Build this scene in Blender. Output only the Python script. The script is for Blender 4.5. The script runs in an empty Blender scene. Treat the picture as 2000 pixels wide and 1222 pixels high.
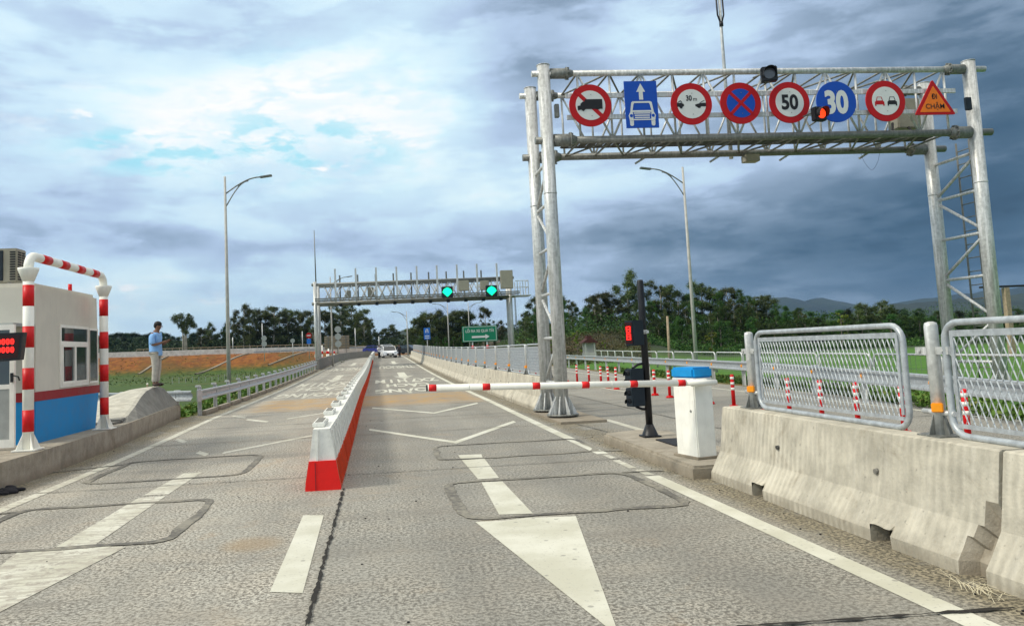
import bpy, bmesh, math, random
from mathutils import Vector, Matrix, noise as mnoise
random.seed(7)
R = math.radians
scene = bpy.context.scene
col = scene.collection

# ------------------------------------------------------------------ camera
cam_d = bpy.data.cameras.new('camera'); cam = bpy.data.objects.new('camera', cam_d); col.objects.link(cam)
scene.camera = cam
cam_d.sensor_width = 36.0; cam_d.sensor_fit = 'HORIZONTAL'
cam_d.lens = 36.0 * 1500 / 2000
cam_d.shift_x = 0.06; cam_d.shift_y = -0.029
cam_d.clip_start = 0.05; cam_d.clip_end = 12000
yaw, pitch, roll = 0.09531479, 0.08556089, 0.045
fw = Vector((math.sin(yaw) * math.cos(pitch), math.cos(yaw) * math.cos(pitch), math.sin(pitch)))
r0 = Vector((math.cos(yaw), -math.sin(yaw), 0)); u0 = r0.cross(fw)
rr = r0 * math.cos(roll) - u0 * math.sin(roll); uu = u0 * math.cos(roll) + r0 * math.sin(roll)
m3 = Matrix((rr, uu, -fw)).transposed()
cam.matrix_world = Matrix.Translation((0, 0, 1.6)) @ m3.to_4x4()

# ------------------------------------------------------------------ world / sun
SUN_AZ, SUN_EL = R(-100), R(42)          # azimuth measured from +Y towards +X: light from the left
world = bpy.data.worlds.new('World'); scene.world = world; world.use_nodes = True
nt = world.node_tree; nt.nodes.clear()

class NB:
    def __init__(s, nt): s.nt = nt
    def n(s, t, **k):
        o = s.nt.nodes.new(t)
        for a, b in k.items(): setattr(o, a, b)
        return o
    def put(s, sock, v):
        if isinstance(v, bpy.types.NodeSocket): s.nt.links.new(v, sock)
        elif v is not None: sock.default_value = v
    def m(s, op, a, b=None, c=None, clamp=False):
        o = s.n('ShaderNodeMath', operation=op, use_clamp=clamp)
        s.put(o.inputs[0], a); s.put(o.inputs[1], b)
        if c is not None: s.put(o.inputs[2], c)
        return o.outputs[0]
    def step(s, x, a, b, lo=0.0, hi=1.0):
        o = s.n('ShaderNodeMapRange', interpolation_type='SMOOTHSTEP')
        s.put(o.inputs[0], x); s.put(o.inputs[1], a); s.put(o.inputs[2], b); s.put(o.inputs[3], lo); s.put(o.inputs[4], hi)
        return o.outputs[0]
    def lin(s, x, a, b, lo=0.0, hi=1.0):
        o = s.n('ShaderNodeMapRange'); s.put(o.inputs[0], x)
        for i, v in enumerate((a, b, lo, hi)): s.put(o.inputs[i + 1], v)
        return o.outputs[0]
    def noise(s, vec, scale, detail=4, rough=.55, dist=0.0):
        o = s.n('ShaderNodeTexNoise'); s.put(o.inputs['Vector'], vec)
        o.inputs['Scale'].default_value = scale; o.inputs['Detail'].default_value = detail
        o.inputs['Roughness'].default_value = rough; o.inputs['Distortion'].default_value = dist
        return o.outputs['Fac']
    def mix(s, f, a, b):
        o = s.n('ShaderNodeMix', data_type='RGBA')
        s.put(o.inputs[0], f)
        for i, v in ((6, a), (7, b)):
            if isinstance(v, tuple): v = (v[0], v[1], v[2], 1)
            s.put(o.inputs[i], v)
        return o.outputs[2]
    def ramp(s, f, stops, interp='LINEAR'):
        o = s.n('ShaderNodeValToRGB'); o.color_ramp.interpolation = interp
        el = o.color_ramp.elements
        while len(el) < len(stops): el.new(0.5)
        for e, (p, c) in zip(el, stops): e.position = p; e.color = (c[0], c[1], c[2], 1)
        s.put(o.inputs[0], f); return o.outputs[0]
    def sep(s, v):
        o = s.n('ShaderNodeSeparateXYZ'); s.put(o.inputs[0], v); return o.outputs
    def comb(s, x, y, z=0.0):
        o = s.n('ShaderNodeCombineXYZ'); s.put(o.inputs[0], x); s.put(o.inputs[1], y); s.put(o.inputs[2], z); return o.outputs[0]

b = NB(nt)
tc = b.n('ShaderNodeTexCoord').outputs['Generated']
dx, dy, dz = b.sep(tc)
az = b.m('MULTIPLY', b.m('ARCTAN2', dx, dy), 57.2958)
el = b.m('MULTIPLY', b.m('ARCSINE', dz), 57.2958)
dzp = b.m('ADD', b.m('MAXIMUM', dz, 0.0), 0.16)
pc = b.comb(b.m('DIVIDE', dx, dzp), b.m('DIVIDE', dy, dzp), 0.0)
ps = b.comb(b.m('MULTIPLY', az, 0.048), b.m('MULTIPLY', b.m('SUBTRACT', el, b.m('MULTIPLY', az, .04)), 0.125), 0.7)
n1 = b.noise(pc, 0.9, 5, 0.5, 0.15)
n2 = b.noise(pc, 2.6, 6, 0.55, 0.1)
n3 = b.noise(ps, 1.5, 6, 0.5, 0.12)
n4 = b.noise(ps, 4.5, 7, 0.58, 0.15)
n5 = b.noise(b.comb(b.m('MULTIPLY', az, 0.05), b.m('MULTIPLY', el, 0.16), 3.0), 2.4, 8, 0.56, 0.15)
def blob(a0, e0, ra, re, gain):
    xx = b.m('DIVIDE', b.m('SUBTRACT', az, a0), ra); yy = b.m('DIVIDE', b.m('SUBTRACT', el, e0), re)
    d2 = b.m('ADD', b.m('MULTIPLY', xx, xx), b.m('MULTIPLY', yy, yy))
    return b.m('MULTIPLY', b.m('EXPONENT', b.m('MULTIPLY', d2, -1.0)), gain)
def total(*a):
    t = a[0]
    for q in a[1:]: t = b.m('ADD', t, q)
    return t
def cen(x, g): return b.m('MULTIPLY', b.m('SUBTRACT', x, 0.5), g)
L = total(b.step(az, 6.0, 32.0, 0.71, 0.485), b.m('MULTIPLY', b.m('SUBTRACT', b.step(n5, .42, .60), .5), .12),
          b.m('MULTIPLY', total(cen(n1, 0.30), cen(n2, 0.16), cen(n3, 0.34), cen(n4, 0.18)), b.step(az, 8.0, 26.0, 1.0, .62)),
          blob(-14.5, 16.2, 8.0, 2.2, 0.16), blob(-9.0, 18.0, 11.0, 5.0, 0.15), blob(-1.0, 18.0, 8.0, 5.0, 0.12),
          blob(3.0, 15.0, 7.0, 5.0, 0.07), blob(-16.0, 3.2, 12.0, 1.6, 0.18), blob(-19.0, 5.2, 6.0, 1.0, 0.12),
          blob(-26.0, 12.0, 6.0, 4.0, -0.14), blob(-24.0, 9.0, 6.0, 2.0, -0.06), blob(-10.0, 24.0, 5.0, 3.0, -0.14),
          blob(-10.0, 8.6, 14.0, 1.2, -0.13), blob(6.0, 7.8, 8.0, 1.6, -0.20), blob(13.0, 22.0, 6.0, 5.0, -0.22), blob(9.0, 11.5, 6.0, 2.0, 0.08),
          blob(31.0, 5.6, 14.0, 3.0, -0.30), blob(42.0, 7.0, 8.0, 7.0, -0.22), blob(20.0, 8.3, 5.0, 1.5, -0.10),
          blob(21.0, 11.8, 9.0, 1.8, 0.16), blob(18.0, 5.6, 6.0, 1.0, 0.10), blob(26.0, 21.0, 9.0, 3.0, 0.10),
          blob(43.0, 16.0, 7.0, 7.0, -0.16), blob(22.0, 19.0, 8.0, 5.0, 0.10), blob(33.0, 1.0, 9.0, 0.7, 0.12))
sky_c = b.ramp(L, [(0.0, (.018, .048, .085)), (0.14, (.042, .092, .150)), (0.30, (.122, .192, .275)), (0.46, (.27, .362, .485)),
                   (0.60, (.46, .59, .78)), (0.74, (.61, .80, .93)), (0.86, (.74, .92, .98)), (1.0, (1.0, 1.0, 1.0))])
hm = total(blob(-14.0, 14.4, 6.0, 1.5, 1.3), blob(-6.0, 15.6, 4.5, 2.4, 1.0), blob(0.0, 15.0, 5.0, 2.5, 0.45), blob(-18.0, 14.8, 2.0, 1.0, .8), blob(-4.0, 19.0, 9.0, 3.0, .35))
hole = b.m('MULTIPLY', b.step(b.noise(ps, 6.0, 8, .55, .2), 0.47, 0.60), b.m('MINIMUM', hm, 1.0))
sky_c = b.mix(b.m('MULTIPLY', hole, 0.75), sky_c, (.33, .77, .90))
wisp = b.m('MULTIPLY', b.step(b.noise(ps, 5.5, 9, .58, .2), 0.52, 0.64), b.m('MINIMUM', total(blob(-16.0, 16.6, 6.0, 1.7, 1.3), blob(-8.0, 16.0, 4.0, 1.6, 1.0), blob(-15.0, 4.2, 5.0, .5, .8), blob(-18.0, 5.2, 3.0, .5, .8), blob(-3.5, 13.6, 2.5, .6, 1.0)), 1.0))
sky_c = b.mix(wisp, sky_c, (1.0, 1.0, 1.0))
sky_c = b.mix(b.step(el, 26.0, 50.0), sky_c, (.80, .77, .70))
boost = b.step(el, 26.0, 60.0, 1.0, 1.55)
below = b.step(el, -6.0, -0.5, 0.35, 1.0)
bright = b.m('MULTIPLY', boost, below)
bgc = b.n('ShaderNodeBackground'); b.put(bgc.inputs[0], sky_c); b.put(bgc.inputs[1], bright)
sky = b.n('ShaderNodeTexSky', sky_type='NISHITA'); sky.sun_disc = False
sky.sun_elevation = SUN_EL; sky.sun_rotation = SUN_AZ; sky.altitude = 50
bgn = b.n('ShaderNodeBackground'); b.put(bgn.inputs[0], sky.outputs[0]); bgn.inputs[1].default_value = 0.08
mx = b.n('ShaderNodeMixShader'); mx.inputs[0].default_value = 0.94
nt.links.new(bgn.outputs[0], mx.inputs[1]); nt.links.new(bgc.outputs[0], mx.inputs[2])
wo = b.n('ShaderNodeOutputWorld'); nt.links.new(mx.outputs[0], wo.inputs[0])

sd = bpy.data.lights.new('sun', 'SUN'); sd.energy = 2.4; sd.angle = R(10); sd.color = (1.0, 0.93, 0.80)
sun = bpy.data.objects.new('sun', sd); col.objects.link(sun)
sdir = Vector((math.sin(SUN_AZ) * math.cos(SUN_EL), math.cos(SUN_AZ) * math.cos(SUN_EL), math.sin(SUN_EL)))
sun.rotation_euler = sdir.to_track_quat('Z', 'Y').to_euler()
scene.view_settings.view_transform = 'Standard'; scene.view_settings.look = 'None'
scene.view_settings.exposure = 0.18; scene.view_settings.gamma = 1.0
scene.render.resolution_x = 1024; scene.render.resolution_y = 625

# ------------------------------------------------------------------ materials
def new_mat(name):
    m = bpy.data.materials.new(name); m.use_nodes = True
    nb = NB(m.node_tree); bs = m.node_tree.nodes['Principled BSDF']
    co = nb.n('ShaderNodeTexCoord').outputs['Object']
    return m, nb, bs, co
def setb(nb, bs, rough, bump, strength, dist=0.02):
    nb.put(bs.inputs['Roughness'], rough)
    if bump is not None:
        bp = nb.n('ShaderNodeBump'); bp.inputs['Strength'].default_value = strength; bp.inputs['Distance'].default_value = dist
        nb.put(bp.inputs['Height'], bump); nb.nt.links.new(bp.outputs[0], bs.inputs['Normal'])
def paint(name, c, rough=.45, var=.12, dirt=.15, metallic=0.0, scale=6.0, streak=0.0, dirtc=(.16, .14, .11)):
    m, nb, bs, co = new_mat(name)
    n = nb.noise(co, scale, 5, .6)
    c2 = tuple(x * (1 - var) for x in c); c1 = tuple(min(1, x * (1 + var * .6)) for x in c)
    k = nb.mix(nb.step(n, .35, .65), c2, c1); bs.inputs['Specular IOR Level'].default_value = .35
    if dirt:
        x, y, z = nb.sep(co)
        v = nb.comb(nb.m('MULTIPLY', x, 9.0), nb.m('MULTIPLY', y, 9.0), nb.m('MULTIPLY', z, 1.2 if streak else 7.0))
        d = nb.step(nb.noise(v, 1.3, 6, .65), .5, .78)
        k = nb.mix(nb.m('MULTIPLY', d, dirt), k, dirtc)
    nb.put(bs.inputs['Base Color'], k); bs.inputs['Metallic'].default_value = metallic
    setb(nb, bs, nb.lin(n, .3, .7, rough - .06, rough + .1), n, .08, .005)
    return m
def galv(name, c=(.52, .56, .56), rough=.42, streak=1.0):
    m, nb, bs, co = new_mat(name)
    x, y, z = nb.sep(co)
    n = nb.noise(co, 14, 4, .6); st = nb.noise(nb.comb(nb.m('MULTIPLY', x, 20.), nb.m('MULTIPLY', y, 20.), nb.m('MULTIPLY', z, 1.5)), 1.0, 5, .65)
    vo = nb.n('ShaderNodeTexVoronoi'); nb.put(vo.inputs['Vector'], co); vo.inputs['Scale'].default_value = 38
    k = nb.mix(nb.step(n, .3, .7), tuple(v * .62 for v in c), c)
    k = nb.mix(nb.m('MULTIPLY', nb.step(st, .46, .64), .75 * streak), k, tuple(min(.95, v * 1.5) for v in c))
    k = nb.mix(nb.m('MULTIPLY', nb.step(nb.noise(nb.comb(nb.m('MULTIPLY', x, 9.), nb.m('MULTIPLY', y, 9.), nb.m('MULTIPLY', z, .8)), 1.3, 6, .7), .54, .68), .5 * streak), k, tuple(v * .45 for v in c))
    k = nb.mix(nb.m('MULTIPLY', nb.step(vo.outputs['Distance'], .1, .6), .3), k, tuple(v * .7 for v in c))
    nb.put(bs.inputs['Base Color'], k); bs.inputs['Metallic'].default_value = .22
    setb(nb, bs, nb.lin(st, .3, .7, rough - .12, rough + .12), n, .10, .004)
    return m
def concrete(name, c=(.46, .42, .33), stain=(.20, .16, .11), scale=1.0, ribs=0.0):
    m, nb, bs, co = new_mat(name)
    x, y, z = nb.sep(co)
    n = nb.noise(co, 3.5 * scale, 8, .7); f = nb.noise(co, 45 * scale, 4, .7)
    st = nb.noise(nb.comb(nb.m('MULTIPLY', x, 3.), nb.m('MULTIPLY', y, 7.), nb.m('MULTIPLY', z, .7)), 1.2, 6, .7)
    k = nb.mix(nb.step(n, .3, .7), tuple(v * .72 for v in c), tuple(v * 1.12 for v in c))
    k = nb.mix(nb.m('MULTIPLY', nb.step(st, .48, .72), .5), k, tuple(v * d for v, d in zip(c, (1.2, 1.22, 1.28))))
    k = nb.mix(nb.m('MULTIPLY', nb.step(nb.noise(co, 2.1 * scale, 7, .75, .6), .52, .72), .60), k, stain)
    k = nb.mix(nb.m('MULTIPLY', nb.step(nb.noise(co, 22 * scale, 3, .5), .66, .74), .6), k, tuple(v * .45 for v in c))
    k = nb.mix(nb.m('MULTIPLY', nb.step(z, .16, .0), .45), k, stain) if ribs >= 0 else k
    nb.put(bs.inputs['Base Color'], k)
    h = nb.m('ADD', f, nb.m('MULTIPLY', n, 1.5))
    if ribs > 0:
        wv = nb.n('ShaderNodeTexWave', wave_type='BANDS', bands_direction='Y'); nb.put(wv.inputs['Vector'], co)
        wv.inputs['Scale'].default_value = 4.0; wv.inputs['Distortion'].default_value = 2.5; wv.inputs['Detail'].default_value = 3
        h = nb.m('ADD', h, nb.m('MULTIPLY', wv.outputs['Fac'], ribs))
        kk = nb.mix(nb.m('MULTIPLY', nb.m('MULTIPLY', wv.outputs['Fac'], nb.step(nb.noise(co, 1.6, 4), .40, .60)), .38), k, tuple(min(1, v * 1.45) for v in c))
        nb.put(bs.inputs['Base Color'], kk)
    setb(nb, bs, .9, h, .45, .02)
    return m
def emit(name, c, s):
    m, nb, bs, co = new_mat(name)
    bs.inputs['Base Color'].default_value = (c[0] * .5, c[1] * .5, c[2] * .5, 1)
    bs.inputs['Emission Color'].default_value = (*c, 1); bs.inputs['Emission Strength'].default_value = s
    return m
def leaf(name, c1, c2, c3):
    m, nb, bs, co = new_mat(name)
    n = nb.noise(co, .55, 3, .6); n2 = nb.noise(co, 3.0, 3, .6)
    ri = nb.n('ShaderNodeObjectInfo').outputs['Random']
    k = nb.mix(nb.step(n, .36, .62), c1, c2); k = nb.mix(nb.m('MULTIPLY', nb.step(n2, .5, .7), .7), k, c3)
    h = nb.n('ShaderNodeHueSaturation'); nb.put(h.inputs['Color'], k); nb.put(h.inputs['Hue'], nb.lin(ri, 0, 1, .475, .53)); nb.put(h.inputs['Value'], nb.lin(ri, 0, 1, .55, 1.5))
    nb.nt.links.new(h.outputs[0], bs.inputs['Base Color']); bs.inputs['Roughness'].default_value = .6
    bs.inputs['Specular IOR Level'].default_value = .25
    return m
def glass(name, c=(.03, .05, .05), rough=.06):
    m, nb, bs, co = new_mat(name); bs.inputs['Base Color'].default_value = (*c, 1)
    bs.inputs['Specular IOR Level'].default_value = .9; setb(nb, bs, rough, nb.noise(co, 1.5, 2), .05, .01); return m

M = {}
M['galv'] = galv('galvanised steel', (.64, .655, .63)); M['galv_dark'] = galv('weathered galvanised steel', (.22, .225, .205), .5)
M['galv_bright'] = galv('bright galvanised steel', (.50, .55, .575), .32)
M['beam'] = galv('guard rail steel', (.48, .52, .545), .38, .12)
M['frame'] = galv('screen frame steel', (.50, .54, .56), .38, .2)
M['pole'] = paint('lamp pole steel', (.46, .45, .41), .5, .12, .2, streak=1)
M['grating'] = paint('dark steel grating', (.06, .062, .06), .6, .3, .2)
M['white'] = paint('white paint', (.88, .87, .79), .5, .05, .12, streak=1)
M['cream'] = paint('cream render', (.66, .63, .54), .8, .05, .10, streak=1, scale=2)
M['red'] = paint('red paint', (.70, .006, .008), .45, .12, .08)
M['maroon'] = paint('dark red paint', (.30, .015, .02), .55, .08, .08)
M['blue'] = paint('blue paint', (.005, .25, .58), .55, .06, .06)
M['capblue'] = paint('bright blue paint', (.006, .28, .64), .45, .08, .08)
M['black'] = paint('black paint', (.012, .013, .016), .4, .2, .12)
M['darkbox'] = paint('dark navy housing', (.010, .018, .026), .5, .2, .05)
M['signred'] = paint('sign red film', (.46, .002, .006), .62, .05, .05)
M['signblue'] = paint('sign blue film', (.002, .070, .44), .62, .05, .04)
M['signface'] = paint('sign white film', (.68, .70, .68), .62, .03, .10)
M['signblack'] = paint('sign black film', (.012, .012, .014), .5, .1, 0)
M['signorange'] = paint('sign orange film', (.85, .19, .012), .62, .06, .04)
M['signgreen'] = paint('sign green film', (.004, .20, .10), .62, .05, .05)
M['signblue2'] = paint('road sign blue', (.02, .16, .60), .4, .05, .04)
M['signback'] = paint('sign back grey', (.36, .38, .36), .5, .1, .2)
M['beige'] = paint('beige cabinet', (.33, .31, .24), .6, .08, .15)
M['orange'] = paint('orange reflector', (.95, .34, .01), .35, .08, .05)
M['conc'] = concrete('precast concrete', (.50, .465, .375), (.22, .18, .12), ribs=1.2)
M['kerb'] = concrete('kerb concrete', (.36, .32, .25), (.17, .13, .08))
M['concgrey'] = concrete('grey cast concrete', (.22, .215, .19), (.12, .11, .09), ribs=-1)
M['conc_lit'] = concrete('cast concrete lit tone', (.52, .50, .42), (.30, .25, .18), ribs=-1)
M['concwall'] = concrete('wall concrete', (.64, .63, .58), (.40, .37, .32), .3)
M['rubber'] = paint('black rubber', (.02, .02, .022), .7, .2, 0)
M['shoes'] = paint('brown shoe leather', (.03, .015, .012), .5, .2, 0)
M['darkroof'] = paint('dark tiled roof', (.09, .03, .025), .8, .2, .2)
M['jointfill'] = paint('joint filler', (.022, .020, .017), .95, .3, .2)
M['skin'] = paint('skin', (.20, .10, .06), .5, .08, 0)
M['hair'] = paint('black hair', (.012, .010, .009), .6, .2, 0, scale=60)
M['shirt'] = paint('light blue shirt', (.24, .46, .80), .8, .12, 0, scale=9)
M['trousers'] = paint('grey trousers', (.44, .42, .37), .85, .12, 0, scale=9)
M['shirtwhite'] = paint('white shirt', (.7, .7, .7), .8, .08, 0)
M['darkcloth'] = paint('dark cloth', (.02, .02, .025), .85, .2, 0)
M['carwhite'] = paint('white car paint', (.78, .79, .80), .25, .02, 0)
M['carblue'] = paint('blue car paint', (.06, .08, .38), .25, .02, 0)
M['carsilver'] = paint('silver car paint', (.35, .38, .42), .25, .02, 0)
M['cardark'] = paint('dark car paint', (.02, .025, .03), .25, .02, 0)
M['glass'] = glass('window glass', (.035, .05, .05)); M['carglass'] = glass('car glass', (.012, .02, .025))
M['lens'] = glass('dark lens', (.07, .07, .09), .2)
M['led'] = emit('red led', (1.0, .012, .008), 3.2); M['ledface'] = paint('led panel face', (.03, .004, .004), .35, .2, 0)
M['redlamp'] = emit('red lamp', (1.0, .05, .008), 1.5); M['greenlamp'] = emit('green lamp', (.0, .95, .40), 1.6)
M['headlamp'] = paint('headlamp', (.75, .8, .85), .15, .02, 0)
M['trunk'] = paint('tree bark', (.17, .145, .115), .9, .3, .3, scale=2); M['paletrunk'] = paint('pale bark', (.36, .34, .28), .9, .25, .3, scale=2)
M['wood'] = paint('weathered timber', (.36, .28, .19), .9, .2, .3, streak=1)
M['euc'] = leaf('grey green leaves', (.030, .050, .012), (.085, .110, .030), (.19, .19, .08))
M['broad'] = leaf('dark green leaves', (.013, .042, .007), (.042, .095, .012), (.11, .145, .022))
M['far'] = leaf('distant leaves', (.016, .038, .018), (.040, .070, .026), (.075, .10, .035))
M['yellow'] = leaf('yellow green leaves', (.07, .10, .012), (.14, .19, .02), (.26, .27, .03))
M['scrub'] = leaf('brown scrub leaves', (.020, .024, .006), (.060, .045, .014), (.085, .085, .018))
M['palm'] = leaf('olive leaves', (.03, .05, .008), (.075, .095, .014), (.15, .15, .03))
M['grass'] = leaf('verge grass', (.05, .09, .012), (.09, .15, .02), (.20, .17, .05))
M['straw'] = paint('dry straw', (.62, .56, .40), .9, .2, 0)

def road_mat():
    m, nb, bs, co = new_mat('concrete pavement')
    x, y, z = nb.sep(co)
    big = nb.noise(co, .35, 6, .6, .4); mid = nb.noise(co, 1.7, 6, .65); gr = nb.noise(co, 34, 3, .62); gr2 = nb.noise(co, 78, 2, .6)
    k = nb.mix(nb.step(big, .35, .65), (.278, .268, .230), (.380, .365, .312))
    k = nb.mix(nb.m('MULTIPLY', nb.step(mid, .4, .68), .45), k, (.40, .36, .29))
    sc_ = nb.n('ShaderNodeVectorMath', operation='SCALE'); nb.put(sc_.inputs[0], k)
    nb.put(sc_.inputs['Scale'], nb.m('ADD', 1.0, nb.m('MULTIPLY', nb.m('SUBTRACT', nb.m('MULTIPLY', nb.step(gr, .38, .60, .34, 1.38), nb.step(gr2, .36, .60, .60, 1.24)), 1.0), nb.step(nb.noise(co, .9, 5, .65), .34, .62, .45, 1.0))))
    k = sc_.outputs[0]; k = nb.mix(nb.m('MULTIPLY', nb.step(gr, .50, .40), .35), k, (.115, .09, .058))
    k = nb.mix(nb.m('MULTIPLY', nb.step(x, -.6, -.4), .28), k, (.14, .14, .125))
    ox = nb.m('SUBTRACT', x, -1.15); oy = nb.m('SUBTRACT', y, 6.95); od = nb.m('ADD', nb.m('MULTIPLY', ox, nb.m('MULTIPLY', ox, 6.0)), nb.m('MULTIPLY', oy, nb.m('MULTIPLY', oy, 5.0)))
    k = nb.mix(nb.m('MULTIPLY', nb.step(nb.m('ADD', od, nb.m('MULTIPLY', mid, .8)), 1.1, .25), .55), k, (.34, .22, .09))
    wt = nb.m('MAXIMUM', nb.m('MULTIPLY', nb.step(x, .1, .5), nb.step(x, 1.15, .75)), nb.m('MULTIPLY', nb.step(x, 1.8, 2.2), nb.step(x, 2.9, 2.5)))
    wt = nb.m('MAXIMUM', wt, nb.m('MULTIPLY', nb.step(x, -3.9, -3.5), nb.step(x, -2.8, -3.2)))
    k = nb.mix(nb.m('MULTIPLY', wt, nb.lin(nb.noise(nb.comb(nb.m('MULTIPLY', x, 1.2), nb.m('MULTIPLY', y, .10)), 1.5, 5, .6), .3, .7, .0, .42)), k, (.125, .12, .105))
    k = nb.mix(nb.m('MULTIPLY', nb.step(nb.noise(co, .8, 7, .7, 1.0), .56, .72), .40), k, (.36, .27, .17))
    # lengthwise wheel wear and crosswise broom marks
    wv = nb.noise(nb.comb(nb.m('MULTIPLY', x, .9), nb.m('MULTIPLY', y, .06)), 1.6, 4, .6)
    k = nb.mix(nb.m('MULTIPLY', nb.step(wv, .45, .7), .35), k, (.21, .20, .175))
    tr = nb.noise(nb.comb(nb.m('MULTIPLY', x, .12), nb.m('MULTIPLY', y, 1.1)), 1.1, 5, .65)
    k = nb.mix(nb.m('MULTIPLY', nb.step(tr, .52, .72), .5), k, (.17, .155, .13))
    # ochre soil staining across both lanes between 24 and 29 m
    och = nb.m('MULTIPLY', nb.step(y, 22.3, 24.6), nb.step(y, 29.4, 28.6))
    och = nb.m('MULTIPLY', och, nb.m('MULTIPLY', nb.step(x, -4.6, -3.6), nb.step(x, 3.4, 2.8)))
    och = nb.m('MULTIPLY', och, nb.lin(nb.noise(nb.comb(nb.m('MULTIPLY', x, .5), nb.m('MULTIPLY', y, 1.2)), 2.2, 6, .75), .36, .62, .15, .85))
    k = nb.mix(och, k, nb.mix(nb.step(mid, .4, .6), (.36, .24, .12), (.44, .25, .055)))
    # soil along the two edges of the carriageway
    e1 = nb.m('MULTIPLY', nb.step(x, -4.45, -4.95), nb.step(mid, .25, .55)); e2 = nb.m('MULTIPLY', nb.step(x, 3.22, 3.5), nb.step(x, 4.6, 3.6))
    soil = nb.mix(nb.step(gr, .44, .56), (.055, .045, .022), nb.mix(nb.step(mid, .4, .6), (.20, .16, .08), (.33, .28, .18)))
    k = nb.mix(nb.m('MULTIPLY', e1, .85), k, soil); k = nb.mix(nb.m('MULTIPLY', nb.m('MULTIPLY', e2, nb.step(mid, .3, .5)), .75), k, soil)
    nb.put(bs.inputs['Base Color'], k)
    setb(nb, bs, nb.lin(mid, .3, .7, .72, .92), nb.m('ADD', gr, nb.m('MULTIPLY', gr2, .7)), .12, .004)
    return m
M['road'] = road_mat()
def marking_mat(name, wear):
    m, nb, bs, co = new_mat(name)
    n = nb.noise(co, 9, 8, .75); x, y, z = nb.sep(co)
    tr = nb.noise(nb.comb(nb.m('MULTIPLY', x, 2.), nb.m('MULTIPLY', y, 14.)), 1.0, 5, .7)
    k = nb.mix(nb.step(nb.noise(co, 1.4, 5), .35, .65), (.50, .49, .39), (.64, .635, .54))
    k = nb.mix(nb.m('MULTIPLY', nb.step(nb.noise(co, 34, 3, .6), .60, .68), .6), k, (.34, .33, .29))
    vo = nb.n('ShaderNodeTexVoronoi'); nb.put(vo.inputs['Vector'], co); vo.inputs['Scale'].default_value = 5.5
    k = nb.mix(nb.m('MULTIPLY', nb.step(vo.outputs['Distance'], .13, .08), .6), k, (.20, .19, .17))
    k = nb.mix(nb.step(n, .72 - wear, .80 - wear * .8), k, (.33, .30, .25))
    k = nb.mix(nb.m('MULTIPLY', nb.step(tr, .70 - wear, .80 - wear), .7), k, (.36, .33, .27))
    nb.put(bs.inputs['Base Color'], k); setb(nb, bs, .7, n, .3, .004); return m
M['mark'] = marking_mat('road marking paint', .06); M['markworn'] = marking_mat('worn road marking paint', .21)
M['markold'] = marking_mat('peeling road marking paint', .235)
def tar_mat():
    m, nb, bs, co = new_mat('tar sealant'); n = nb.noise(co, 20, 5, .7)
    nb.put(bs.inputs['Base Color'], nb.mix(nb.step(n, .35, .6), (.035, .035, .032), (.20, .19, .165))); setb(nb, bs, .8, n, .3, .01); return m
M['tar'] = tar_mat()
def seal_mat():
    m, nb, bs, co = new_mat('loop seal'); n = nb.noise(co, 16, 6, .75)
    nb.put(bs.inputs['Base Color'], nb.mix(nb.step(nb.m('ADD', nb.m('MULTIPLY', n, .5), nb.m('MULTIPLY', nb.noise(co, 1.1, 4), .5)), .42, .56), (.105, .10, .088), (.25, .235, .19))); setb(nb, bs, .85, n, .3, .01); return m
M['seal'] = seal_mat()
def ground_mat():
    m, nb, bs, co = new_mat('ground')
    x, y, z = nb.sep(co)
    n = nb.noise(co, .09, 6, .65); f = nb.noise(co, .9, 8, .7); g = nb.noise(co, 5, 5, .7)
    green = nb.mix(nb.step(f, .35, .65), (.024, .060, .002), (.055, .105, .004))
    green = nb.mix(nb.m('MULTIPLY', nb.step(n, .5, .68), .6), green, (.085, .060, .008))
    field = nb.mix(nb.step(f, .35, .65), (.040, .140, .004), (.070, .175, .006))
    green = nb.mix(nb.m('MULTIPLY', nb.step(x, 12., 14.), nb.step(y, 85., 60.)), green, field)
    soil = nb.mix(nb.step(f, .38, .62), (.15, .042, .004), (.27, .095, .007))
    soil = nb.mix(nb.m('MULTIPLY', nb.step(n, .46, .62), .6), soil, (.075, .058, .008))
    zz = nb.m('ADD', z, nb.m('MULTIPLY', nb.m('SUBTRACT', f, .5), 1.6))
    bank = nb.m('MULTIPLY', nb.m('MULTIPLY', nb.step(y, 128., 140.), nb.step(y, 162., 158.)), nb.step(zz, -.8, .9))
    k = nb.mix(nb.m('MULTIPLY', bank, nb.step(x, 40., 20.)), green, soil)
    # bare reddish verge beside the left guard rail and beyond the right one
    vg = nb.m('MAXIMUM', nb.m('MULTIPLY', nb.step(x, -7.5, -5.8), nb.step(x, -4.0, -5.0)), nb.m('MULTIPLY', nb.step(x, 11.0, 11.6), nb.step(x, 13.6, 12.6)))
    vs = nb.mix(nb.step(g, .4, .6), (.24, .11, .035), (.13, .12, .03))
    k = nb.mix(nb.m('MULTIPLY', vg, nb.step(nb.noise(co, .5, 6, .7), .36, .58)), k, vs)
    brush = nb.mix(nb.step(f, .4, .6), (.060, .034, .012), (.026, .034, .008)); brush = nb.mix(nb.step(x, 24., 30.), brush, (.012, .026, .006))
    k = nb.mix(nb.m('MULTIPLY', nb.step(x, 8., 16.), nb.step(y, 66., 82.)), k, brush)
    nb.put(bs.inputs['Base Color'], k); setb(nb, bs, .95, nb.m('ADD', f, g), .6, .15); return m
M['ground'] = ground_mat()
def hill_mat():
    m, nb, bs, co = new_mat('wooded hill'); n = nb.noise(co, .006, 8, .7)
    nb.put(bs.inputs['Base Color'], nb.mix(nb.step(n, .4, .6), (.008, .020, .018), (.020, .036, .024))); setb(nb, bs, .95, n, .5, 20); return m
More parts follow.
